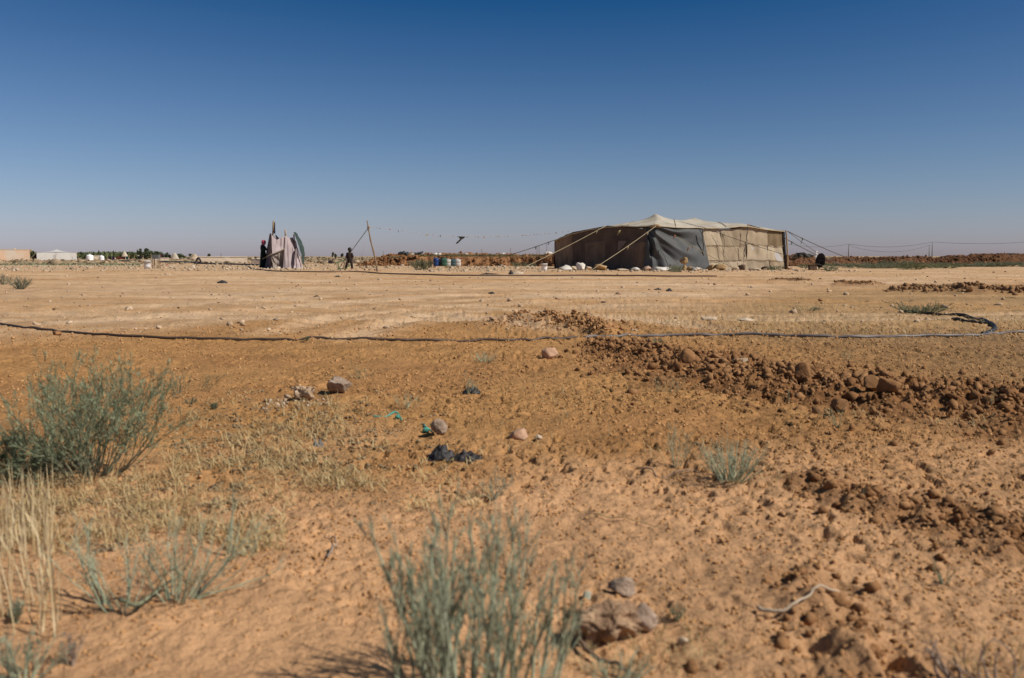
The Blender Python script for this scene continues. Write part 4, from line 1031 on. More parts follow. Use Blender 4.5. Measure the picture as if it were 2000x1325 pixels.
cloth('green_flap', [(0, LP(573, 454, 53.2)), (.4, LP(577, 453.5, 53.6)), (1, LP(581, 457, 54.2))], [(0, LP(590, 512, 53.2)), (1, LP(593, 520, 54.2))], 12, 34, mat('dark_green_tarp', (.055, .085, .07), (.035, .055, .045), 2, .6), lt,
      lambda u, v: .2 * math.sin(math.pi * v) * (.6 + u) + .06 * nz1(u * 3, v * 6, 85), Vector((.75, -.3, 0)))
cloth('back_sheet', [(0, LP(527, 456, 55.2)), (.5, LP(545, 470, 55.6)), (1, LP(578, 470, 55.4))], [(0, LG(514, 55.6)), (1, LG(588, 55.4))], 16, 14, M_lav_shade, lt, folds(.1, 4, 86), Vector((0, 1, 0)))
cloth('dark_flap', [(0, LP(537, 458, 53.5)), (1, LP(540, 460, 53.5))], [(0, LP(541, 470, 53.5)), (1, LP(548, 469, 53.5))], 6, 6, mat('black_cloth', (.02, .02, .02)), lt)
for a, b, r, m_ in (((529, 520), (534, 432), .045, M_pole), ((557, 515), (557.5, 449), .05, mat('pale_post', (.55, .42, .30))), ((575, 515), (574, 458), .04, M_pole)):
    S = MB(); S.tube(catmull([LP(a[0], a[1], 54.4), LP((a[0] + b[0]) / 2 + .6, (a[1] + b[1]) / 2, 54.1), LP(b[0], b[1], 53.8)], 4), r, 8); S.build('pole', m_, lt, True)
cloth('hanging_cloth', [(0, LP(535.3, 434, 53.9)), (1, LP(537.6, 434.5, 53.9))], [(0, LP(534.5, 456, 53.9)), (1, LP(538, 457, 53.9))], 5, 16, mat('dark_print_cloth', (.03, .03, .045), (.10, .10, .14), 9, .9, lo=.45, hi=.55), lt, folds(.06, 4, 88), Vector((0, -1, 0)))
S = MB(); S.tube([LP(513, 506, 52.2), LP(531, 496, 52.1), LP(540, 494, 52.4), LP(556, 486, 52.8)], .014, 6); S.build('rope', M_rope, lt, True)
x, y = G(550, 524)
lumps('stones_by_the_shelter', np.array([[-13.3 + a, 52.6 + b, 0] for a, b in zip(rs.uniform(-2.6, 2.2, 60), rs.uniform(-1.2, .1, 60))]), rs.uniform(.03, .09, 60), M_rubble, 90)

# ------------------------------------------------------------------ people
M_skin = mat('brown_skin', (.26, .15, .095), (.22, .12, .08), 8, .6)
def skin_body(name, J, E, parent, m, root=0, sub=2):
    """J: list of (pos, rx, ry); E: edges. One continuous figure grown with a skin modifier."""
    me = bpy.data.meshes.new(name); me.from_pydata([j[0] for j in J], E, []); me.update()
    o = bpy.data.objects.new(name, me); COL.objects.link(o); o.parent = parent
    md = o.modifiers.new('skin', 'SKIN'); md.use_smooth_shade = True
    sv = me.skin_vertices[0].data if me.skin_vertices else None
    if sv is None:
        bpy.context.view_layer.objects.active = o; o.select_set(True)
        raise RuntimeError('no skin layer')
    for i, j in enumerate(J):
        sv[i].radius = (j[1], j[2]); sv[i].use_root = (i == root)
    s2 = o.modifiers.new('sub', 'SUBSURF'); s2.levels = sub; s2.render_levels = sub
    dg = bpy.context.evaluated_depsgraph_get(); ev = o.evaluated_get(dg); m2 = bpy.data.meshes.new_from_object(ev)
    o.modifiers.clear(); o.data = m2; m2.materials.clear(); m2.materials.append(m)
    m2.polygons.foreach_set('use_smooth', np.ones(len(m2.polygons), bool))
    return o
def hand(J, E, wrist, root, fwd, sidev, sc=1.0):
    palm = root + fwd * .05 * sc
    J.append((palm, .022 * sc, .014 * sc)); pi_ = len(J) - 1; E.append((wrist, pi_))
    for k in range(4):
        b = root + fwd * .09 * sc + sidev * (k - 1.5) * .019 * sc; L = (.055, .066, .062, .048)[k] * sc
        J.append((b, .0085 * sc, .0085 * sc)); i1 = len(J) - 1; E.append((pi_, i1))
        J.append((b + fwd * L * .6 + Vector((0, 0, -.008)), .0075 * sc, .0075 * sc)); E.append((i1, i1 + 1))
        J.append((b + fwd * L * .95 + Vector((0, 0, -.028)), .0055 * sc, .0055 * sc)); E.append((i1 + 1, i1 + 2))
    b = root + fwd * .03 * sc - sidev * .028 * sc
    J.append((b, .010 * sc, .010 * sc)); E.append((pi_, len(J) - 1)); J.append((b + (fwd * .6 - sidev * .6) * .04 * sc, .008 * sc, .008 * sc)); E.append((len(J) - 2, len(J) - 1))
def person_mesh(H, pose, parent, m):
    """pose: dict of joint positions in units of height; facing +X"""
    g = lambda k: Vector(pose[k]) * H
    J = []; E = []
    def a(k, rx, ry=None, to=None):
        J.append((g(k), rx * H, (ry or rx) * H)); i = len(J) - 1
        if to is not None: E.append((to, i))
        return i
    pel = a('pelvis', .085, .095); wa = a('waist', .070, .085, pel); ch = a('chest', .075, .095, wa); ne = a('neck', .032, .034, ch)
    h0 = a('chin', .048, .046, ne); h1 = a('head', .064, .058, h0); a('crown', .045, .043, h1)
    nose = Vector(pose['head']) * H + Vector(pose['face']) * .072 * H - Vector((0, 0, .012 * H)); J.append((nose, .011 * H, .010 * H)); E.append((h1, len(J) - 1))
    for s in ('l', 'r'):
        sh = a('sh' + s, .036, .036, ch); el = a('el' + s, .025, .025, sh); wr = a('wr' + s, .016, .016, el)
        f = (g('wr' + s) - g('el' + s)).normalized(); hand(J, E, wr, g('wr' + s), f, f.cross(Vector((0, 0, 1))).normalized() if abs(f.z) < .95 else Vector((0, 1, 0)), H / 1.65)
        hp = a('hp' + s, .055, .055, pel); kn = a('kn' + s, .036, .036, hp); an = a('an' + s, .022, .022, kn); a('to' + s, .020, .024, an)
    return skin_body('body', J, E, parent, m)
def hull_rings(name, rings, m, parent, n=22, wob=.0, seed=0, closed_top=False, ripple=0):
    """garment: stacked ellipses (center, rx, ry)"""
    V = []
    for k, (c, rx, ry) in enumerate(rings):
        for i in range(n):
            a = 2 * math.pi * i / n; q = 1 + wob * nz1(i * .7, k * .6, seed) + ripple * math.sin(a * 7 + k * .3) * (1 - k / len(rings))
            V.append(Vector(c) + Vector((rx * math.cos(a) * q, ry * math.sin(a) * q, 0)))
    Fc = [(k * n + i, k * n + (i + 1) % n, (k + 1) * n + (i + 1) % n, (k + 1) * n + i) for k in range(len(rings) - 1) for i in range(n)]
    if closed_top: Fc.append(tuple(range((len(rings) - 1) * n, len(rings) * n)))
    o = link(name, mesh(name, V, Fc), m, parent, True); return o
# woman: faces right towards the shelter, hands raised to its side
wx, wy = W(514, 500, 55.0).x, 55.0
wom = empty('person', (wx, wy, gz(wx, wy))); tag(wom, 'woman in a long dark green dress and pink red headscarf reaching to the shelter', 'person')
Hh = 1.66
pw = dict(pelvis=(0, 0, .53), waist=(-.005, 0, .62), chest=(0, 0, .74), neck=(.015, 0, .84), chin=(.03, 0, .885), head=(.035, 0, .925), crown=(.03, 0, .965), face=(1, 0, -.15),
          shl=(0, .105, .80), ell=(.10, .13, .665), wrl=(.22, .10, .70), shr=(0, -.105, .80), elr=(.08, -.14, .66), wrr=(.20, -.09, .685),
          hpl=(0, .05, .50), knl=(.01, .055, .27), anl=(0, .055, .04), tol=(.07, .055, .015), hpr=(0, -.05, .50), knr=(.02, -.055, .27), anr=(.02, -.055, .04), tor=(.09, -.055, .015))
person_mesh(Hh, pw, wom, M_skin)
M_dress = mat('dark_green_dress', (.012, .030, .024), (.008, .018, .015), 6, .85)
hull_rings('dress', [((0, 0, z * Hh), rx * Hh, ry * Hh) for z, rx, ry in ((.03, .135, .17), (.12, .125, .16), (.30, .105, .14), (.45, .098, .128), (.56, .090, .12), (.63, .078, .11), (.72, .088, .125), (.79, .082, .125), (.835, .055, .08), (.86, .036, .042))], M_dress, wom, wob=.08, seed=3, ripple=.06)
for s in (1, -1):
    k = 'l' if s > 0 else 'r'
    S = MB(); S.tube([Vector(pw['sh' + k]) * Hh, Vector(pw['el' + k]) * Hh, Vector(pw['wr' + k]) * Hh * 1.0 - Vector((.03, 0, 0))], [.075, .062, .058], 10); S.build('sleeve', M_dress, wom, True)
hd = Vector(pw['head']) * Hh
M_scarf = mat('pink_red_scarf', (.48, .02, .07), (.62, .30, .36), 7, .8, lo=.28, hi=.50)
V0, F0 = ico(3); Vs = V0.copy()
Vs = Vs * np.array([.142, .118, .15]); Vs *= (1 + .10 * noise(V0[:, 0] * 4, V0[:, 2] * 4 + V0[:, 1] * 3, 4))[:, None]
# open the face at the front
keepf = [f for f in F0.tolist() if not (V0[f].mean(0)[0] > .78 and V0[f].mean(0)[2] < .45)]
sc = link('headscarf', mesh('headscarf', [tuple(v + np.array(hd) + np.array([-.005, 0, .01])) for v in Vs], keepf), M_scarf, wom, True)
hull_rings('scarf_drape', [((-.02, 0, .77 * Hh), .115, .17), ((-.015, 0, .81 * Hh), .12, .16), ((0, 0, .845 * Hh), .10, .115), ((.03, 0, .885 * Hh), .095, .095)], mat('patterned_scarf', (.55, .38, .42), (.30, .015, .04), 12, .8, lo=.42, hi=.56), wom, wob=.12, seed=6)
# child: seen from behind, walking left, one hand on the rope
cx_, cy_ = W(683, 500, 47.2).x, 47.2
ch = empty('person', (cx_, cy_, gz(cx_, cy_))); tag(ch, 'small child with short dark hair and dark brown clothes standing by the leaning pole', 'person')
Hc = 1.14
pc = dict(pelvis=(0, 0, .47), waist=(-.01, 0, .56), chest=(-.02, 0, .68), neck=(-.005, 0, .79), chin=(0, 0, .835), head=(.0, 0, .895), crown=(.0, 0, .95), face=(-.8, -.4, -.2),
          shl=(-.10, .02, .755), ell=(-.13, -.02, .61), wrl=(-.12, -.06, .50), shr=(.085, -.02, .755), elr=(.14, -.03, .62), wrr=(.155, -.02, .49),
          hpl=(-.055, 0, .45), knl=(-.13, -.04, .25), anl=(-.21, .02, .05), tol=(-.26, .0, .018), hpr=(.055, 0, .45), knr=(.085, 0, .25), anr=(.10, .02, .05), tor=(.09, -.05, .018))
person_mesh(Hc, pc, ch, mat('dark_skin', (.12, .07, .045), (.09, .05, .035), 8, .6))
M_shirt = mat('dark_brown_shirt', (.040, .022, .016), (.022, .013, .01), 5, .9)
hull_rings('shirt', [((x * Hc, 0, z * Hc), rx * Hc, ry * Hc) for x, z, rx, ry in ((-.0, .42, .125, .105), (-.005, .50, .122, .10), (-.01, .58, .115, .095), (-.02, .68, .128, .098), (-.01, .745, .118, .085), (-.005, .785, .060, .06), (-.005, .80, .04, .042))], M_shirt, ch, wob=.08, seed=8)
for k in 'lr':
    S = MB(); a, b = Vector(pc['sh' + k]) * Hc, Vector(pc['el' + k]) * Hc; S.tube([a, b, b.lerp(Vector(pc['wr' + k]) * Hc, .5)], [.062, .050, .046], 10); S.build('sleeve', M_shirt, ch, True)
    a, b, c = Vector(pc['hp' + k]) * Hc, Vector(pc['kn' + k]) * Hc, Vector(pc['an' + k]) * Hc
    S = MB(); S.tube([a + Vector((0, 0, .02)), b, b.lerp(c, .75)], [.088, .062, .055], 10); S.build('trouser_leg', mat('dark_trousers', (.03, .022, .02), (.02, .015, .013), 5, .9), ch, True)
hd = Vector(pc['head']) * Hc
V0, F0 = ico(3); Vs = V0 * np.array([.108, .108, .125]) * (1 + .06 * noise(V0[:, 0] * 5, V0[:, 2] * 5, 9))[:, None]
fdir = np.array([-.8, -.4, -.2]) / np.linalg.norm([.8, .4, .2])
keepf = [f for f in F0.tolist() if V0[f].mean(0) @ fdir < .60 and V0[f].mean(0)[2] > -.93]
link('hair', mesh('hair', [tuple(v + np.array(hd) + np.array([0, 0, .012])) for v in Vs], keepf), mat('black_hair', (.012, .009, .008), (.02, .015, .012), 30, .7), ch, True)

# ------------------------------------------------------------------ leaning pole, clothesline
pb = Vector((*G(738, 531), 0)); Yp = pb.y
pole = empty('leaning_pole', pb); tag(pole, 'crooked wooden pole leaning left that holds up the clothesline', 'pole')
pt = W(717, 431, Yp) - pb
S = MB(); S.tube(catmull([Vector((0, 0, -.1)), pt * .33 + Vector((.0, 0, 0)), pt * .62 + Vector((-.03, 0, 0)), pt], 6), [.045 - .018 * i / 18 + .005 * math.sin(i * 1.7) for i in range(19)], 8); S.build('shaft', mat('old_pole', (.26, .18, .11), (.15, .10, .06), 6, .9), pole, True)
S = MB(); q = W(720, 444, Yp) - pb; S.tube([q + Vector((-.07, 0, -.03)), q + Vector((.07, -.02, .0)), q + Vector((.06, .03, .05))], .03, 7); S.build('rope_knot', M_rope, pole, True)
ga = W(719, 446, Yp) - pb; gb = W(686, 505, Yp + .3) - pb
gb2 = Vector((G(660, 527)[0], G(660, 527)[1], 0)) - pb
S = MB(); S.tube([ga, ga.lerp(gb2, .5), gb2], .017, 6); S.build('guy_rope', mat('grey_rope', (.17, .17, .15), (.10, .10, .09), 6, .8), pole, True)
S = MB(); S.tube([ga, ga * .5 + Vector((-.45, 0, 0)), Vector((-.95, .2, .3))], .005, 5); S.build('thin_string', mat('pale_string', (.5, .4, .38)), pole, True)
line = empty('clothesline', W(720, 444, Yp)); tag(line, 'sagging clothesline with coloured scraps between the pole and the large tent', 'clothesline')
LB = W(720, 444, Yp)
lp = [(720, 444), (760, 447), (830, 457), (890, 462), (920, 462.5), (960, 462), (1030, 459), (1080, 455), (1120, 451)]
LPp = catmull([W(px, py, Yp + (53 - Yp) * (px - 720) / 400) - LB for px, py in lp], 6)
S = MB(); S.tube(LPp, .004, 4); S.build('line', mat('pale_string', (.5, .4, .38)), line)
pcol = [(.35, .06, .05), (.05, .05, .05), (.5, .25, .10), (.10, .12, .20), (.35, .30, .22), (.5, .4, .1)]
for k, px in enumerate((735, 742, 761, 778, 786, 834, 846, 860, 885, 893, 912, 916, 928, 934, 945, 957, 969, 974, 985, 992, 1020, 1023, 1025, 1028, 1034, 1043, 1048, 1051, 1057, 1064, 1073, 1086, 1099, 1110)):
    py = np.interp(px, [a for a, b in lp], [b for a, b in lp]); Y = Yp + (53 - Yp) * (px - 720) / 400; q = W(px, py, Y) - LB
    h = .03 + .035 * ((k * 37) % 7) / 7 + (.06 if px in (834, 860, 945, 778) else 0); S = MB(); S.box(q + Vector((0, 0, -h / 2)), (.02 + .015 * ((k * 13) % 3), .012, h), Matrix.Rotation(.4 * math.sin(k * 3), 3, 'Y'))
    S.build('peg', mat('scrap_colour_' + 'abcdef'[k % 6], pcol[k % 6]), line)
Yc = Yp + (53 - Yp) * 175 / 400
def cl(px, py): return W(px, py, Yc)
V = [cl(*p) for p in ((894, 462), (909, 462.5), (906, 466), (902, 468), (899, 471), (895, 475), (891, 477), (890.5, 475), (894, 471.5), (898, 468), (897, 465))]
c = sum(V, Vector()) / len(V)
Vf = [v + Vector((0, -.03 + .03 * math.sin(i * 2), 0)) for i, v in enumerate(V)]; Vk = [v + Vector((0, .03, 0)) for v in V]; n = len(V)
me = mesh('hanging_garment', Vf + Vk, [(0, 1, 2, 3, 10), (3, 4, 9, 10), (4, 5, 8, 9), (5, 6, 7, 8)][::1] + [tuple(n + i for i in f[::-1]) for f in [(0, 1, 2, 3, 10), (3, 4, 9, 10), (4, 5, 8, 9), (5, 6, 7, 8)]] + [(i, n + i, n + (i + 1) % n, (i + 1) % n) for i in range(n)])
o = link('hanging_garment', me, mat('black_cloth', (.02, .02, .02))); tag(o, 'black garment blowing from the middle of the clothesline', 'garment')

# ------------------------------------------------------------------ water cans on a pallet
px0 = G(871, 524); Ypal = px0[1]
pal = empty('pallet', (px0[0], Ypal, gz(*px0))); tag(pal, 'low wooden pallet under the row of water cans', 'pallet')
M_palw = mat('pallet_wood', (.42, .29, .15), (.28, .18, .09), 8, .9)
for k in range(5):
    S = MB(); S.box((0, -.28 + .17 * k, .115), (1.62, .12, .022)); S.build('board', M_palw, pal)
for k in range(3):
    for yy in (-.28, .4):
        S = MB(); S.box((-.72 + .72 * k, yy, .052), (.12, .12, .104)); S.build('block', M_palw, pal)
def jerry(px, wpx, htop, col, col2, label, rnd=False, yo=0.0):
    s = Ypal / FPX; w = wpx * s; top = W(px, htop, Ypal).z; zb = gz(*px0) + .127; h = top - zb
    x = W(px, 500, Ypal + yo).x; e = empty('jerrycan', (x, Ypal + yo, zb)); tag(e, label, 'water can', 'water cans on the pallet')
    m_ = mat('can_' + label.split()[0] + ('_b' if 'second' in label or 'right' in label else ''), col, col2, 4, .45, spec=.4)
    S = MB(); prof = [(0, 0), (.42, .0), (.5, .03), (.5, .12), (.485, .14), (.5, .16), (.5, .40), (.485, .42), (.5, .44), (.5, .80), (.46, .88), (.34, .94), (0, .95)]
    N = 24; V = []
    for r, z in prof:
        for i in range(N):
            a = 2 * math.pi * i / N; ex = .999 if rnd else .42
            cxx, syy = math.cos(a), math.sin(a)
            V.append((math.copysign(abs(cxx) ** ex, cxx) * r * w, math.copysign(abs(syy) ** ex, syy) * r * w * (1.0 if rnd else 1.35), z * h))
    S.add(V, [(k * N + i, k * N + (i + 1) % N, (k + 1) * N + (i + 1) % N, (k + 1) * N + i) for k in range(len(prof) - 1) for i in range(N)])
    S.build('body', m_, e, True)
    S = MB(); S.tube([(-w * .3, 0, h * .92), (-w * .3, 0, h * 1.0), (w * .15, 0, h * 1.0), (w * .2, 0, h * .92)], .022, 6); S.build('handle', m_, e, True)
    S = MB(); S.lathe([(0, .0), (.04, 0), (.04, .05), (0, .05)], 10, (w * .3, -w * .2, h * .93)); S.build('cap', mat('dark_cap', (.05, .05, .06)), e)
jerry(852, 12, 504, (.015, .06, .22), (.01, .04, .16), 'blue barrel shaped water can at the left end of the pallet', True)
jerry(861, 8, 505, (.02, .022, .022), (.03, .03, .03), 'black water can between the blue and the green one', False, .05)
jerry(868, 11, 504, (.055, .14, .10), (.035, .10, .07), 'green water can between the black and the first white one')
jerry(877, 9, 506.5, (.70, .68, .62), (.6, .57, .50), 'white water can standing between the green and the teal ones')
jerry(886, 10, 506, (.07, .13, .14), (.05, .10, .105), 'teal water can between the two white ones')
jerry(895, 9.5, 506, (.72, .68, .64), (.6, .57, .52), 'white water can at the right end of the pallet')

# ------------------------------------------------------------------ buckets
def bucket(px, py, wpx, hpx, m, label, broken=False):
    x, y = G(px, py); s = y / FPX; r = wpx * s / 2; h = hpx * s
    e = empty('bucket', (x, y, gz(x, y))); tag(e, label, 'bucket')
    S = MB(); S.lathe([(0, 0), (r * .84, 0), (r * .9, h * .4), (r * .97, h * .9), (r, h * .9), (r, h), (r * .93, h), (r * .80, .03), (0, .03)], 24); S.build('shell', m, e, True)
    S = MB(); S.tube([(r * math.cos(a), -r * math.sin(a) * .95 - .01, h * .92 - .25 * h * math.sin(a)) for a in np.linspace(0, math.pi, 12)], .008, 5); S.build('handle', mat('wire', (.3, .3, .3), metal=1, rough=.4), e)
    return e
bucket(288, 526, 14, 16, M_white, 'white plastic bucket standing alone on the ground at the left')
x, y = G(288, 526)
e = empty('crate', (x + .05, y + 1.2, gz(x, y))); tag(e, 'grey box on short legs behind the white bucket', 'box')
S = MB(); S.box((0, 0, .68), (.36, .3, .24)); S.build('box_body', mat('grey_box', (.16, .165, .16), (.12, .12, .12), 5, .7), e)
for a, b in ((-.16, -.12), (.16, -.12), (-.16, .12), (.16, .12)):
    S = MB(); S.box((a, b, .28), (.04, .04, .56)); S.build('leg', M_pole, e)
bucket(1063, 529, 12.5, 14.5, M_white, 'white plastic bucket left of the large tent')

# green bent frame by the child and black box
fr = empty('bent_frame', (*G(672, 528), 0)); tag(fr, 'bent green metal frame of a broken chair beside the child', 'frame'); fo = Vector(fr.location); Yf = fo.y
def FP(px, py, dy=0): return W(px, py, Yf + dy) - fo
M_fg = mat('green_paint', (.10, .26, .10), (.06, .15, .06), 9, .6)
for pts, r, m_ in (([(653, 518), (659, 513), (668, 510), (674, 509)], .022, M_fg), ([(661, 512), (661, 520), (661, 527)], .024, M_fg), ([(660, 525), (668, 525), (673, 524)], .022, mat('dark_green_paint', (.03, .08, .03))),
                   ([(672, 508), (672, 518), (669, 527)], .018, M_drope)):
    S = MB(); S.tube(catmull([FP(*p) for p in pts], 4), r, 7); S.build('bar', m_, fr, True)
cl_ = MB(); cl_.tube(catmull([FP(689, 512), FP(684, 518), FP(678, 522), FP(674, 527)], 5), [.015] + [.03 + .012 * math.sin(i * 1.3) for i in range(14)] + [.02], 8)
o = cl_.build('folded_tube', mat('bright_green', (.30, .50, .20), (.10, .22, .08), 6, .6), fr, True)
e = empty('box', (*G(645.5, 519), .05)); tag(e, 'small black open crate left of the green frame', 'crate')
S = MB(); w_ = .3; S.box((0, 0, .11), (w_, w_, .02)); S.build('base', M_blackp, e)
for dx, dy, sx, sy in ((-.14, 0, .02, .3), (.14, 0, .02, .3), (0, -.14, .26, .02), (0, .14, .26, .02)):
    S = MB(); S.box((dx, dy, .23), (sx, sy, .22)); S.build('side', M_blackp, e)

# ------------------------------------------------------------------ satellite dish
xd, yd = G(1602, 528); dish = empty('satellite_dish', (xd, yd, 0)); tag(dish, 'black satellite dish seen edge on standing on the ground right of the tent', 'satellite dish')
S = MB(); prof = []
for k in range(7):
    r = .37 * k / 6; prof.append((r, -.10 * (1 - (k / 6) ** 2)))
prof += [(.382, .0), (.37, .015)] + [(.37 * k / 6, .015 - .10 * (1 - (k / 6) ** 2)) for k in range(5, -1, -1)]
S.lathe(prof, 32)
d_o = S.build('reflector', mat('black_dish', (.02, .018, .018), (.035, .03, .03), 3, .8), dish, True)
d_o.rotation_euler = (RAD(84), 0, RAD(-66)); d_o.location = (0, 0, .50)
d_o.scale = (.95, 1, 1)
S = MB(); S.tube([(-.05, .1, .0), (-.03, .05, .35), (0, .03, .6)], .035, 8); S.build('mast', M_drope, dish, True)
for a, b in (((.0, 0, .05), (.42, -.2, .0)), ((.0, 0, .18), (.52, .1, .02)), ((0, 0, .1), (-.2, -.25, .0))):
    S = MB(); S.tube([a, b], .028, 7); S.build('foot', mat('pale_foot', (.42, .36, .22)), dish, True)
S = MB(); S.tube([(0, 0, .52), (.28, -.25, .47)], .014, 6); S.build('feed_arm', mat('grey_rope', (.2, .2, .2)), dish, True)
e = empty('box', (xd - .42, yd - .05, 0)); tag(e, 'dark wooden block at the left foot of the satellite dish', 'block')
S = MB(); S.box((0, 0, .13), (.36, .3, .26)); S.build('block', M_dst, e); S = MB(); S.box((0, 0, .27), (.40, .33, .025)); S.build('lid', M_dst, e)
# junk on the bank behind the dish
def pile(name, pts, label, seed, m, cat='rubbish'):
    """rubbish heap: tubes and crumpled sheets lying on top of the bank"""
    r_ = random.Random(seed); e = empty(name, pts[0]); tag(e, label, cat); b = Vector(pts[0])
    for k, p in enumerate(pts):
        q = Vector(p) - b
        o = link('sheet', rock_mesh('sheet', (r_.uniform(.4, .9), .4, r_.uniform(.18, .35)), seed + k, sub=2, ang=1.2), m, e); o.location = q; o.rotation_euler = (0, r_.uniform(-.4, .4), r_.uniform(0, 3))
    return e
M_tyre = mat('black_rubbish', (.03, .03, .028), (.07, .065, .05), 3, .8)
jk = pile('scrap_heap', [W(a, b, 68) for a, b in ((1561, 503), (1566, 500), (1572, 502), (1578, 503), (1585, 503), (1553, 506))], 'heap of black scrap on the bank just right of the tent', 600, M_tyre)
S = MB(); q = W(1595, 496, 66) - W(1561, 503, 68); S.box(q + Vector((0, 0, -.1)), (.14, .14, .62)); S.build('white_post', M_white, jk)
S = MB(); S.tube([W(1542, 508, 68) - W(1561, 503, 68), W(1560, 502, 68) - W(1561, 503, 68)], .05, 6); S.build('bar', M_drope, jk)
S = MB(); S.tube([W(1566, 501, 68) - W(1561, 503, 68), W(1570, 493, 68) - W(1561, 503, 68)], .05, 6); S.build('bar', M_tyre, jk)
pile('tarpaulin_heap', [W(a, b, 69) for a, b in ((783, 498.5), (789, 498), (796, 498.5), (812, 498.5), (818, 498))], 'dark grey tarpaulin heap lying on top of the reddish bank', 620, mat('dark_tarp', (.06, .07, .075), (.03, .035, .04), 2, .6), 'tarpaulin')
at_rock(806, 498, 10, 5, 69, M_sack, 'white sack between the dark tarpaulins on the bank', 630, 'sack', 'sack', z=.75)
for i, (px, z_) in enumerate(((850, .78), (858, .78), (910, .76), (982, .8), (1070, .8))):
    at_rock(px, 498, 9 if i != 4 else 16, 5 if i < 4 else 7, 68.5, M_sack, ('small pale stone on the bank top left of the water cans', 'pale stone on the bank top above the blue can', 'pale stone on the bank right of the water cans', 'white bag on the bank left of the far mast', 'wide white bag on the bank beside the large tent')[i], 640 + i, 'white_bag' if i > 2 else 'stone', 'bag' if i > 2 else 'stone', z=z_)
# grass fringe on the reddish bank
leaf_len = .08
Q = plant(900, 520, 5.5, 26, 'low olive scrub growing on top of the reddish bank', 63, cat='scrub', name='bank_scrub', n=34, m=mat('olive_scrub', (.30, .27, .16), (.20, .17, .09), .6, .9), r=.012, base=.5, leaf=1, group='scrub on top of the reddish bank')
bx = [775, 826, 838, 852, 866, 876, 884, 895, 908, 930, 948, 958, 966, 975, 990, 1005, 770, 918, 1020, 1050]
for k, px in enumerate(bx):
    c = copy_tree(Q) if k else Q
    p = W(px, 499, 66 + (k % 3)); c.location = (p.x, p.y, .70 - (.1 if px < 790 else 0)); s = .35 + .11 * ((k * 7) % 5); c.scale = (s * 1.2, s, s * .7); c.rotation_euler = (0, 0, k * 1.3)

# ------------------------------------------------------------------ far left camp
def simple_tent(name, px0, px1, py_e, py_p, py_b, m, label, depth=5, mr=None, seed=0, ridge=.5, skirt=None):
    x0, y = G(px0, py_b); dy = .42 * (W(px1, 500, y).x - x0); x1 = W(px1, 500, y + dy).x; ze = W(px0, py_e, y).z; zp = W(px0, py_p, y + depth / 2).z; w = x1 - x0
    e = empty(name, (x0, y, 0)); tag(e, label, 'tent')
    a, b = Vector((0, 0, 0)), Vector((w, dy, 0)); up = Vector((0, 0, ze)); bk = Vector((x0 / y * depth, depth, 0)); top = Vector((0, 0, zp - ze))
    cloth('front_wall', [(0, a + up), (.5, a.lerp(b, .5) + up + Vector((0, 0, -.06))), (1, b + up)], [(0, a), (1, b)], 30, 8, m, e, folds(.035, 8, seed), Vector((0, -1, 0)))
    cloth('back_wall', [(0, a + up + bk), (1, b + up + bk)], [(0, a + bk), (1, b + bk)], 12, 4, m, e, folds(.1, 6, seed + 1), Vector((0, 1, 0)))
    for q in (a, b):
        cloth('side_wall', [(0, q + up), (.5, q + up + bk * .5 + top * .25), (1, q + up + bk)], [(0, q), (1, q + bk)], 8, 6, m, e, folds(.1, 4, seed + 2), Vector((1 if q is b else -1, 0, 0)))
    V = []; nu_, nv_ = 30, 14
    for j in range(nv_ + 1):
        v = j / nv_
        for i in range(nu_ + 1):
            u = i / nu_
            d = math.hypot((u - ridge) * 1.7, (v - .5) * .9); pk = math.exp(-d / .35)
            V.append(a.lerp(b, u) + up + bk * v + Vector((0, -.08 if j == 0 else 0, (zp - ze) * (pk * 1.0 if ridge < 2 else math.sin(math.pi * v)) - .03)))
    link('roof', mesh('roof', V, [(j * (nu_ + 1) + i, j * (nu_ + 1) + i + 1, (j + 1) * (nu_ + 1) + i + 1, (j + 1) * (nu_ + 1) + i) for j in range(nv_) for i in range(nu_)]), mr or m, e, True)
    return e, w, ze
M_far1 = mat('peach_canvas', (.80, .53, .34), (.74, .64, .52), .25, .9, lo=.42, hi=.6, trans=.3)
M_farw = mat('white_canvas', (.80, .79, .75), (.74, .725, .68), .5, .9, trans=.3)
M_farc = mat('cream_sheet', (.76, .67, .54), (.68, .58, .45), .4, .9, trans=.3)
simple_tent('canvas_tent', -60, 58, 487.5, 486.5, 509, M_far1, 'long peach coloured tent cut by the left border', 6, ridge=3, seed=200)
e, w, ze = simple_tent('canvas_tent', 72, 150, 493.5, 487, 509, M_farw, 'white canvas tent with a pointed roof at the far left', 6, seed=210)
S = MB(); S.tube([(w * .49, w * .21 - .1, 0), (w * .51, w * .215 - .12, ze)], .05, 6); S.build('tent_pole', M_wood, e, True)
for t, dx in ((0, -1.2), (1, 1.4)):
    S = MB(); S.tube([(w * t, w * t * .42, ze), (w * t + dx, w * t * .42 - .8, 0)], .03, 5); S.build('guy_rope', M_rope, e)
simple_tent('sheet_shelter', 296, 330, 503.5, 503, 511, M_farc, 'low cream shelter right of the white bucket', 4, ridge=3, seed=220)
simple_tent('sheet_shelter', 388, 483, 501.5, 500.5, 514.5, M_farc, 'long low cream shelter left of the small ragged shelter', 2.5, ridge=3, seed=230)
simple_tent('sheet_shelter', 492, 515, 507, 503, 516, mat('grey_sheet', (.52, .44, .38), (.2, .15, .12), .6, .9), 'small low grey shelter behind the woman', 3, seed=240)
S_e = simple_tent('sheet_shelter', 183, 200, 500, 499, 508, M_farc, 'tiny pale hut between the two white water tanks', 3, ridge=3, seed=250)
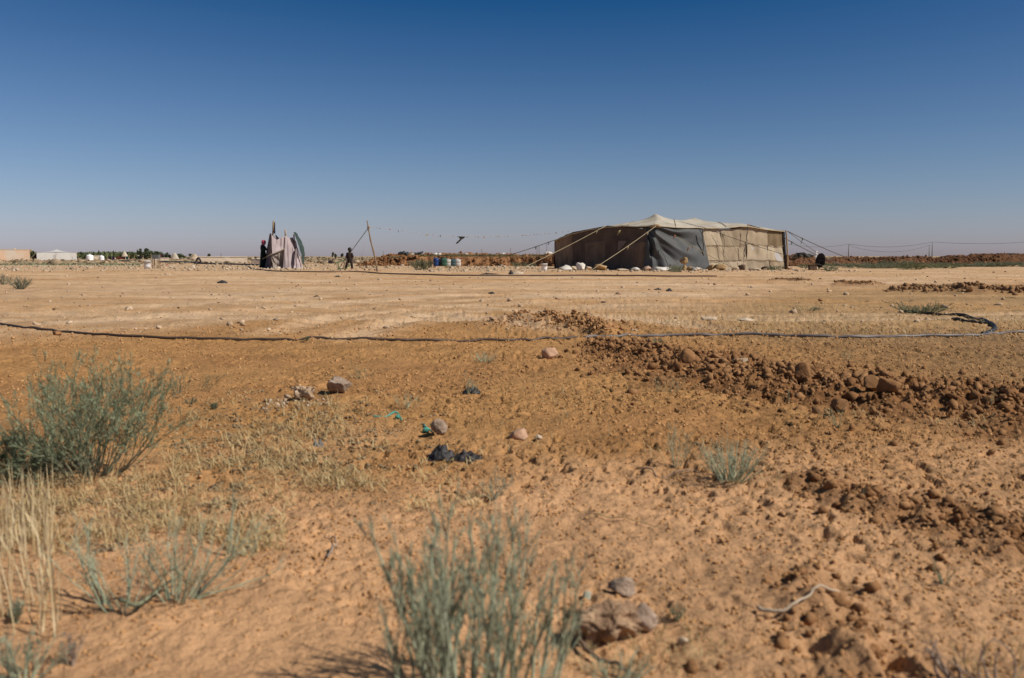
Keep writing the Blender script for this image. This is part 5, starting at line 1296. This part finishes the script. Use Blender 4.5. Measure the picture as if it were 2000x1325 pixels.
def tank(px0, px1, pt, pb_, label, seed):
    x0, y = G(px0, pb_); x1 = W(px1, 500, y).x; h = W(px0, pt, y).z; r = (x1 - x0) / 2
    e = empty('water_tank', (x0 + r, y, 0)); tag(e, label, 'water tank')
    S = MB(); S.lathe([(0, 0), (r, 0), (r, h * .2), (r * .97, h * .22), (r, h * .24), (r, h * .5), (r * .97, h * .52), (r, h * .54), (r, h * .72), (r * .7, h * .86), (r * .3, h * .9), (0, h * .9)], 24); S.build('shell', M_white, e, True)
    S = MB(); S.lathe([(0, 0), (r * .24, 0), (r * .24, h * .1), (0, h * .1)], 14, (0, 0, h * .9)); S.build('lid', M_white, e, True)
tank(169, 182, 496.5, 509.5, 'larger white water tank right of the white tent', 1)
tank(194, 203, 498.5, 509, 'smaller white water tank beside the hanging laundry', 2)
# laundry lines
def laundry(px0, px1, py, Yl, items, label, seed):
    a, b = W(px0, py, Yl), W(px1, py, Yl); e = empty('clothesline', a); tag(e, label, 'clothesline', None)
    for q in (a, b):
        S = MB(); S.tube([Vector((q.x - a.x, 0, -a.z)), Vector((q.x - a.x, 0, .12))], .05, 6); S.build('post', M_pole, e)
    S = MB(); S.tube([Vector((0, 0, 0)), (b - a) * .5 + Vector((0, 0, -.08)), b - a], .015, 4); S.build('line', M_drope, e)
    for k, (p0, p1, hp, col, lab) in enumerate(items):
        s = Yl / FPX; x0, x1 = (p0 - px0) * s, (p1 - px0) * s
        o = cloth('laundry_item', [(0, Vector((x0, 0, -.03))), (1, Vector((x1, 0, -.03)))], [(0, Vector((x0 + .08, 0, -hp * s))), (.5, Vector(((x0 + x1) / 2, 0, -hp * s * .9))), (1, Vector((x1 - .05, 0, -hp * s)))], 10, 8, mat('laundry_' + '%d' % (seed + k), col, tuple(c * .6 for c in col), 3, .9), None, folds(.12, 4, seed + k), Vector((0, -1, 0)))
        o.location = a; tag(o, lab, 'laundry')
laundry(210, 252, 501, 150, [(211, 217, 8, (.03, .015, .03), 'dark plum garment at the left end of the far laundry line'), (218, 224, 7, (.06, .03, .09), 'purple cloth second on the far laundry line'), (226, 245, 6, (.13, .035, .02), 'wide dark red rug on the far laundry line'), (245, 251, 7, (.01, .08, .07), 'teal cloth at the right end of the far laundry line')], 'far laundry line between the tanks and the bucket', 700)
laundry(262, 280, 500.5, 150, [(264, 269, 8, (.06, .08, .02), 'olive cloth left of the grey box'), (269, 276, 9, (.015, .012, .015), 'black cloth hanging left of the grey box'), (276, 279, 8, (.03, .03, .03), 'narrow black cloth next to the grey box')], 'short laundry line left of the grey box', 710)
laundry(295, 334, 498, 152, [(296, 302, 3, (.02, .05, .12), 'small blue cloth over the low cream shelter'), (303, 309, 3, (.30, .03, .02), 'red cloth over the low cream shelter'), (309, 317, 3.5, (.20, .02, .08), 'crimson cloth over the low cream shelter'), (321, 326, 7, (.012, .03, .03), 'dark trousers on the laundry line above the shelter'), (328, 333, 7, (.012, .02, .02), 'black trousers at the right end above the shelter')], 'laundry line over the low cream shelter', 720)
S = MB()
e = empty('arched_frame', (*G(388, 515), 0)); tag(e, 'dark arched entrance at the left end of the long cream shelter', 'frame'); s = G(388, 515)[1] / FPX
S.tube(catmull([Vector((-5 * s, 0, 0)), Vector((-3 * s, 0, 8 * s)), Vector((0, 0, 10.5 * s)), Vector((3.4 * s, 0, 6 * s)), Vector((4.6 * s, 0, 0))], 5), .10, 7); S.build('arch', mat('plum_frame', (.05, .035, .035)), e, True)

# mounds, scrub and trees far left
def mound(px, py, wpx, hpx, Y, m, name='mound'):
    s = Y / FPX; p = W(px, py, Y); V0, F0 = ico(4); V = V0.copy(); V = V[:, :]
    r = np.hypot(V[:, 0], V[:, 1]); V[:, 2] = np.clip((1 - r ** 1.7) * .95, -.1, 1) * (V[:, 2] > -.05) - .1 * (V[:, 2] <= -.05)
    V = V * np.array([wpx * s / 2, wpx * s / 3, p.z + .2]) ; V[:, 2] += .18 * noise(V[:, 0] / 1.5, V[:, 1] / 1.5, int(px)) * (1 - r)
    o = link(name, fast(name, V, F0), m, smooth=True); o.location = (p.x, Y, -.1); o['kind'] = 'structure'
mound(243, 491, 17, 5, 230, M_farc); mound(28, 484.5, 30, 5, 190, M_far1); mound(61, 486.5, 22, 8, 200, mat('scrub_mound', (.40, .30, .17), (.2, .17, .09), .5, .95)); mound(272, 494.5, 18, 4, 220, M_farc); mound(341, 494, 18, 5, 220, M_farc); mound(378, 496, 24, 4, 230, M_rubble)
def bush_far(px, py, w, h, Y, label, seed, m, name='tree', cat='tree', group=None, trunk=True):
    """crown of many small leaf clumps round a few limbs"""
    s = Y / FPX; r_ = np.random.RandomState(seed); p = W(px, py, Y); zb = p.z if p.z > .4 else 0; zb = 0
    Hc_ = W(px, py - h, Y).z; Wc = w * s; e = empty(name, (p.x, Y, 0)); tag(e, label, cat, group)
    n = 420; c = r_.normal(0, 1, (7, 3)) * np.array([Wc * .26, Wc * .2, Hc_ * .13]) + np.array([0, 0, Hc_ * .62])
    k = r_.randint(0, 7, n); P = c[k] + r_.normal(0, 1, (n, 3)) * np.array([Wc * .11, Wc * .11, Hc_ * .13])
    P[:, 2] = np.clip(P[:, 2], .1, Hc_)
    L = .14 * Hc_ * .5 + .08; a = r_.normal(size=(n, 3)); a /= np.linalg.norm(a, axis=1)[:, None]; b = np.cross(a, r_.normal(size=(n, 3))); b /= np.linalg.norm(b, axis=1)[:, None]
    V = np.stack([P - a * L, P + b * L * .6, P + a * L, P - b * L * .6], 1).reshape(-1, 3)
    T = np.arange(n * 4).reshape(-1, 4)
    link('crown', fast('crown', V, T), m, e)['kind'] = 'stuff'
    S = MB()
    for q in c[:4]: S.tube([(0, 0, 0), (q[0] * .3, q[1] * .3, q[2] * .5), tuple(q)], [.12, .08, .03], 5)
    S.build('trunk', M_wood, e, True)
M_tree = mat('far_tree_leaf', (.14, .16, .085), (.07, .09, .045), .7, .85, trans=.2)
for i, (px, w, h, lab) in enumerate(((275, 6, 14, 'slim dark tree standing left of the tree clump beyond the bucket'), (286, 13, 14, 'dark green tree right behind the grey box'), (295, 12, 9, 'rounded tree right of the one behind the grey box'), (305, 14, 8, 'green tree over the laundry line on the low shelter'), (316, 14, 7, 'green tree left of the far sandy mound'), (327, 10, 6, 'smaller green tree next to the far sandy mound'), (351, 14, 4, 'low green tree right of the far sandy mound'))):
    bush_far(px, 500, w, h, 205 + i * 3, lab, 800 + i, M_tree)
bush_far(65, 500, 14, 9, 175, 'green bush between the peach and the white tents', 820, M_tree, 'bush', 'bush')
for i, (px, w, h, lab) in enumerate(((650, 4, 7, 'taller of the tiny trees on the horizon left of the child'), (656, 5, 4, 'tiny round tree on the horizon left of the child'), (667, 5, 4.5, 'tiny tree on the horizon just left of the child head'), (373, 6, 4, 'tiny bush on the horizon above the cream shelter'), (409, 5, 4, 'tiny bush on the horizon left of the thin mast'))):
    bush_far(px, 500, w, h, 520, lab, 830 + i, M_tree)
# dark green cultivated strip on the horizon at left
n = 9000; yv = rs.uniform(250, 420, n); xv = rs.uniform(-.47, -.385, n) * yv; hv = height(xv, yv) + rs.uniform(0, 1.1, n) * (1.0)
P = np.stack([xv, yv, hv + .3], 1); a = rs.normal(size=(n, 3)) * .4; b = rs.normal(size=(n, 3)) * .4
o = link('crop_field', fast('crop_field', np.stack([P - a, P + b, P + a, P - b], 1).reshape(-1, 3), np.arange(n * 4).reshape(-1, 4)), mat('crop_leaf', (.13, .15, .06), (.07, .085, .035), .2, .9)); o['kind'] = 'stuff'
# dry scrub in front of the far left tents and out to the horizon
n = 1500; yv = rs.uniform(72, 84, n); xv = rs.uniform(-.60, -.40, n) * yv; P = np.stack([xv, yv, height(xv, yv) + .05], 1); a = rs.normal(size=(n, 3)) * .045; b = rs.normal(size=(n, 3)) * .045
o = link('low_green_scrub', fast('low_green_scrub', np.stack([P - a, P + b, P + a, P - b], 1).reshape(-1, 3), np.arange(n * 4).reshape(-1, 4)), M_dkgreen); o['kind'] = 'stuff'
n = 4500; yv = 85 * np.exp(rs.uniform(0, 1.9, n)); xv = rs.uniform(-.58, .60, n) * yv; k = rs.uniform(size=n) < .8; 
P = np.stack([xv, yv, height(xv, yv) + .1], 1); sc_ = (yv / 700 + .03)[:, None]; a = rs.normal(size=(n, 3)) * sc_; b = rs.normal(size=(n, 3)) * sc_; a[:, 2] = np.abs(a[:, 2]) * .4; b[:, 2] *= .4
o = link('desert_scrub', fast('desert_scrub', np.stack([P - a, P + b, P + a, P - b], 1).reshape(-1, 3), np.arange(n * 4).reshape(-1, 4)), mat('far_scrub', (.30, .24, .15), (.17, .13, .08), .05, .9)); o['kind'] = 'stuff'

# ------------------------------------------------------------------ power line and far masts
M_conc = mat('concrete_pole', (.26, .25, .25), (.2, .19, .19), 2, .8)
def power_pole(px, pt, Y, label, arm=True):
    t = W(px, pt, Y); e = empty('power_pole', (t.x, Y, 0)); tag(e, label, 'power pole', None)
    S = MB(); S.tube([(0, 0, 0), (0, 0, t.z)], [.17, .11], 8); S.build('shaft', M_conc, e, True)
    if arm:
        S = MB(); S.tube([(-.05, 0, t.z - .15), (.6, 0, t.z - .15)], .07, 6); S.build('arm', M_conc, e)
        S = MB(); S.lathe([(.03, 0), (.09, .05), (.03, .1), (.09, .15), (.03, .2)], 8, (.5, 0, t.z - .08)); S.build('insulator', M_white, e)
    return t
t1 = power_pole(1658, 477, 260, 'left power pole behind the dark earth bank', True)
t2 = power_pole(1821.5, 473, 270, 'right power pole behind the dark earth bank', False)
t3 = power_pole(1815.5, 479, 300, 'shorter power pole just left of the right one', True)
t4 = power_pole(1539, 477, 250, 'power pole seen just right of the tent end', False)
t5 = W(2120, 460, 280); e5 = empty('power_pole', (t5.x, 280, 0)); tag(e5, 'power pole beyond the right border carrying the wire', 'power pole'); S = MB(); S.tube([(0, 0, 0), (0, 0, t5.z)], [.17, .11], 8); S.build('shaft', M_conc, e5)
def wire(a, b, sg, label):
    S = MB(); P = [a.lerp(b, i / 20) - Vector((0, 0, sg * 4 * (i / 20) * (1 - i / 20))) for i in range(21)]; S.tube(P, .045, 4); o = S.build('power_wire', mat('wire_grey', (.13, .13, .13)), None); tag(o, label, 'wire')
wire(t1, t2, 1.1, 'upper wire between the two power poles'); wire(t1 - Vector((0, 0, .4)), t3, 2.0, 'lower wire between the power poles'); wire(t2, t5, 1.3, 'wire running from the right pole to the right border'); wire(t4, t1, .8, 'wire running from the tent end to the left power pole')
for i, (px, pt, Y, lab, lat) in enumerate(((931, 493, 240, 'short post on the horizon left of the taller far post', 0), (941, 487, 240, 'far post on the horizon behind the reddish bank', 0), (997, 485, 240, 'second far post nearer the large tent', 0), (1051, 480, 300, 'far lattice mast left of the large tent', 1), (1068, 474, 300, 'slender far mast crossing the tent rope', 0), (432, 495, 120, 'thin post before the long cream shelter', 0), (749, 490, 280, 'faint far post above the left end of the bank', 0), (1664, 500, 200, 'short far stake', 0))):
    if lab == 'short far stake': continue
    t = W(px, pt, Y); e = empty('mast', (t.x, Y, 0)); tag(e, lab, 'mast')
    S = MB()
    if lat:
        for dx in (-.5, .5): S.tube([(dx * 1.2, 0, 0), (dx * .7, 0, t.z)], .06, 5)
        for k in range(8): S.tube([(-.5, 0, t.z * k / 8), (.5, 0, t.z * (k + 1) / 8)], .04, 4)
    else: S.tube([(0, 0, 0), (0, 0, t.z)], .09 if Y > 150 else .05, 6)
    S.build('shaft', M_conc, e)
# flat dark building on the bank at the right border
p = W(1955, 500, 150); e = empty('low_building', (p.x, 150, 0)); tag(e, 'flat dark roofed shed behind the bank at the right border', 'shed')
S = MB(); S.box((1.2, 0, .5), (6.0, 3.5, 1.0)); S.build('wall', mat('shed_wall', (.1, .1, .1)), e)
S = MB(); S.box((1.2, 0, 1.06), (6.6, 4.0, .12)); S.build('roof', mat('shed_roof', (.05, .06, .065)), e)
S = MB(); S.box((.2, -1, 1.18), (2.6, .8, .12)); S.build('roof_sheet', mat('shed_roof', (.05, .06, .065)), e)
# small loose pieces on the far ground
for i, (px, py, w_, h_, col, lab) in enumerate(((303, 521, 2, 3, (.02, .02, .02), 'small black stone right of the white bucket'), (326, 519, 4, 3, (.6, .12, .12), 'red scrap in the rubble behind the white bucket'), (379, 524, 3, 4, (.8, .78, .75), 'little white bottle standing on the rubble strip'), (163, 530, 4, 2, (.1, .06, .04), 'dark clod on the ground below the water tanks'), (105, 607, 6, 4, (.2, .11, .06), 'dark clod on the pale road at the left'), (235, 581, 4, 3, (.2, .11, .06), 'brown clod on the pale road left of centre'), (164, 587, 5, 2, (.12, .07, .04), 'flat dark clod on the pale road at the left'), (348, 600, 5, 3, (.2, .12, .07), 'brown pebble on the road below the long cream shelter'))):
    rock(px, py, w_, h_, mat('loose_piece_' + 'abcdefgh'[i], col), lab, 'scrap' if i in (1,) else ('bottle' if i == 2 else 'stone'), ('scrap', 'bottle', 'stone')[0 if i == 1 else (1 if i == 2 else 2)], seed=900 + i, sub=2)
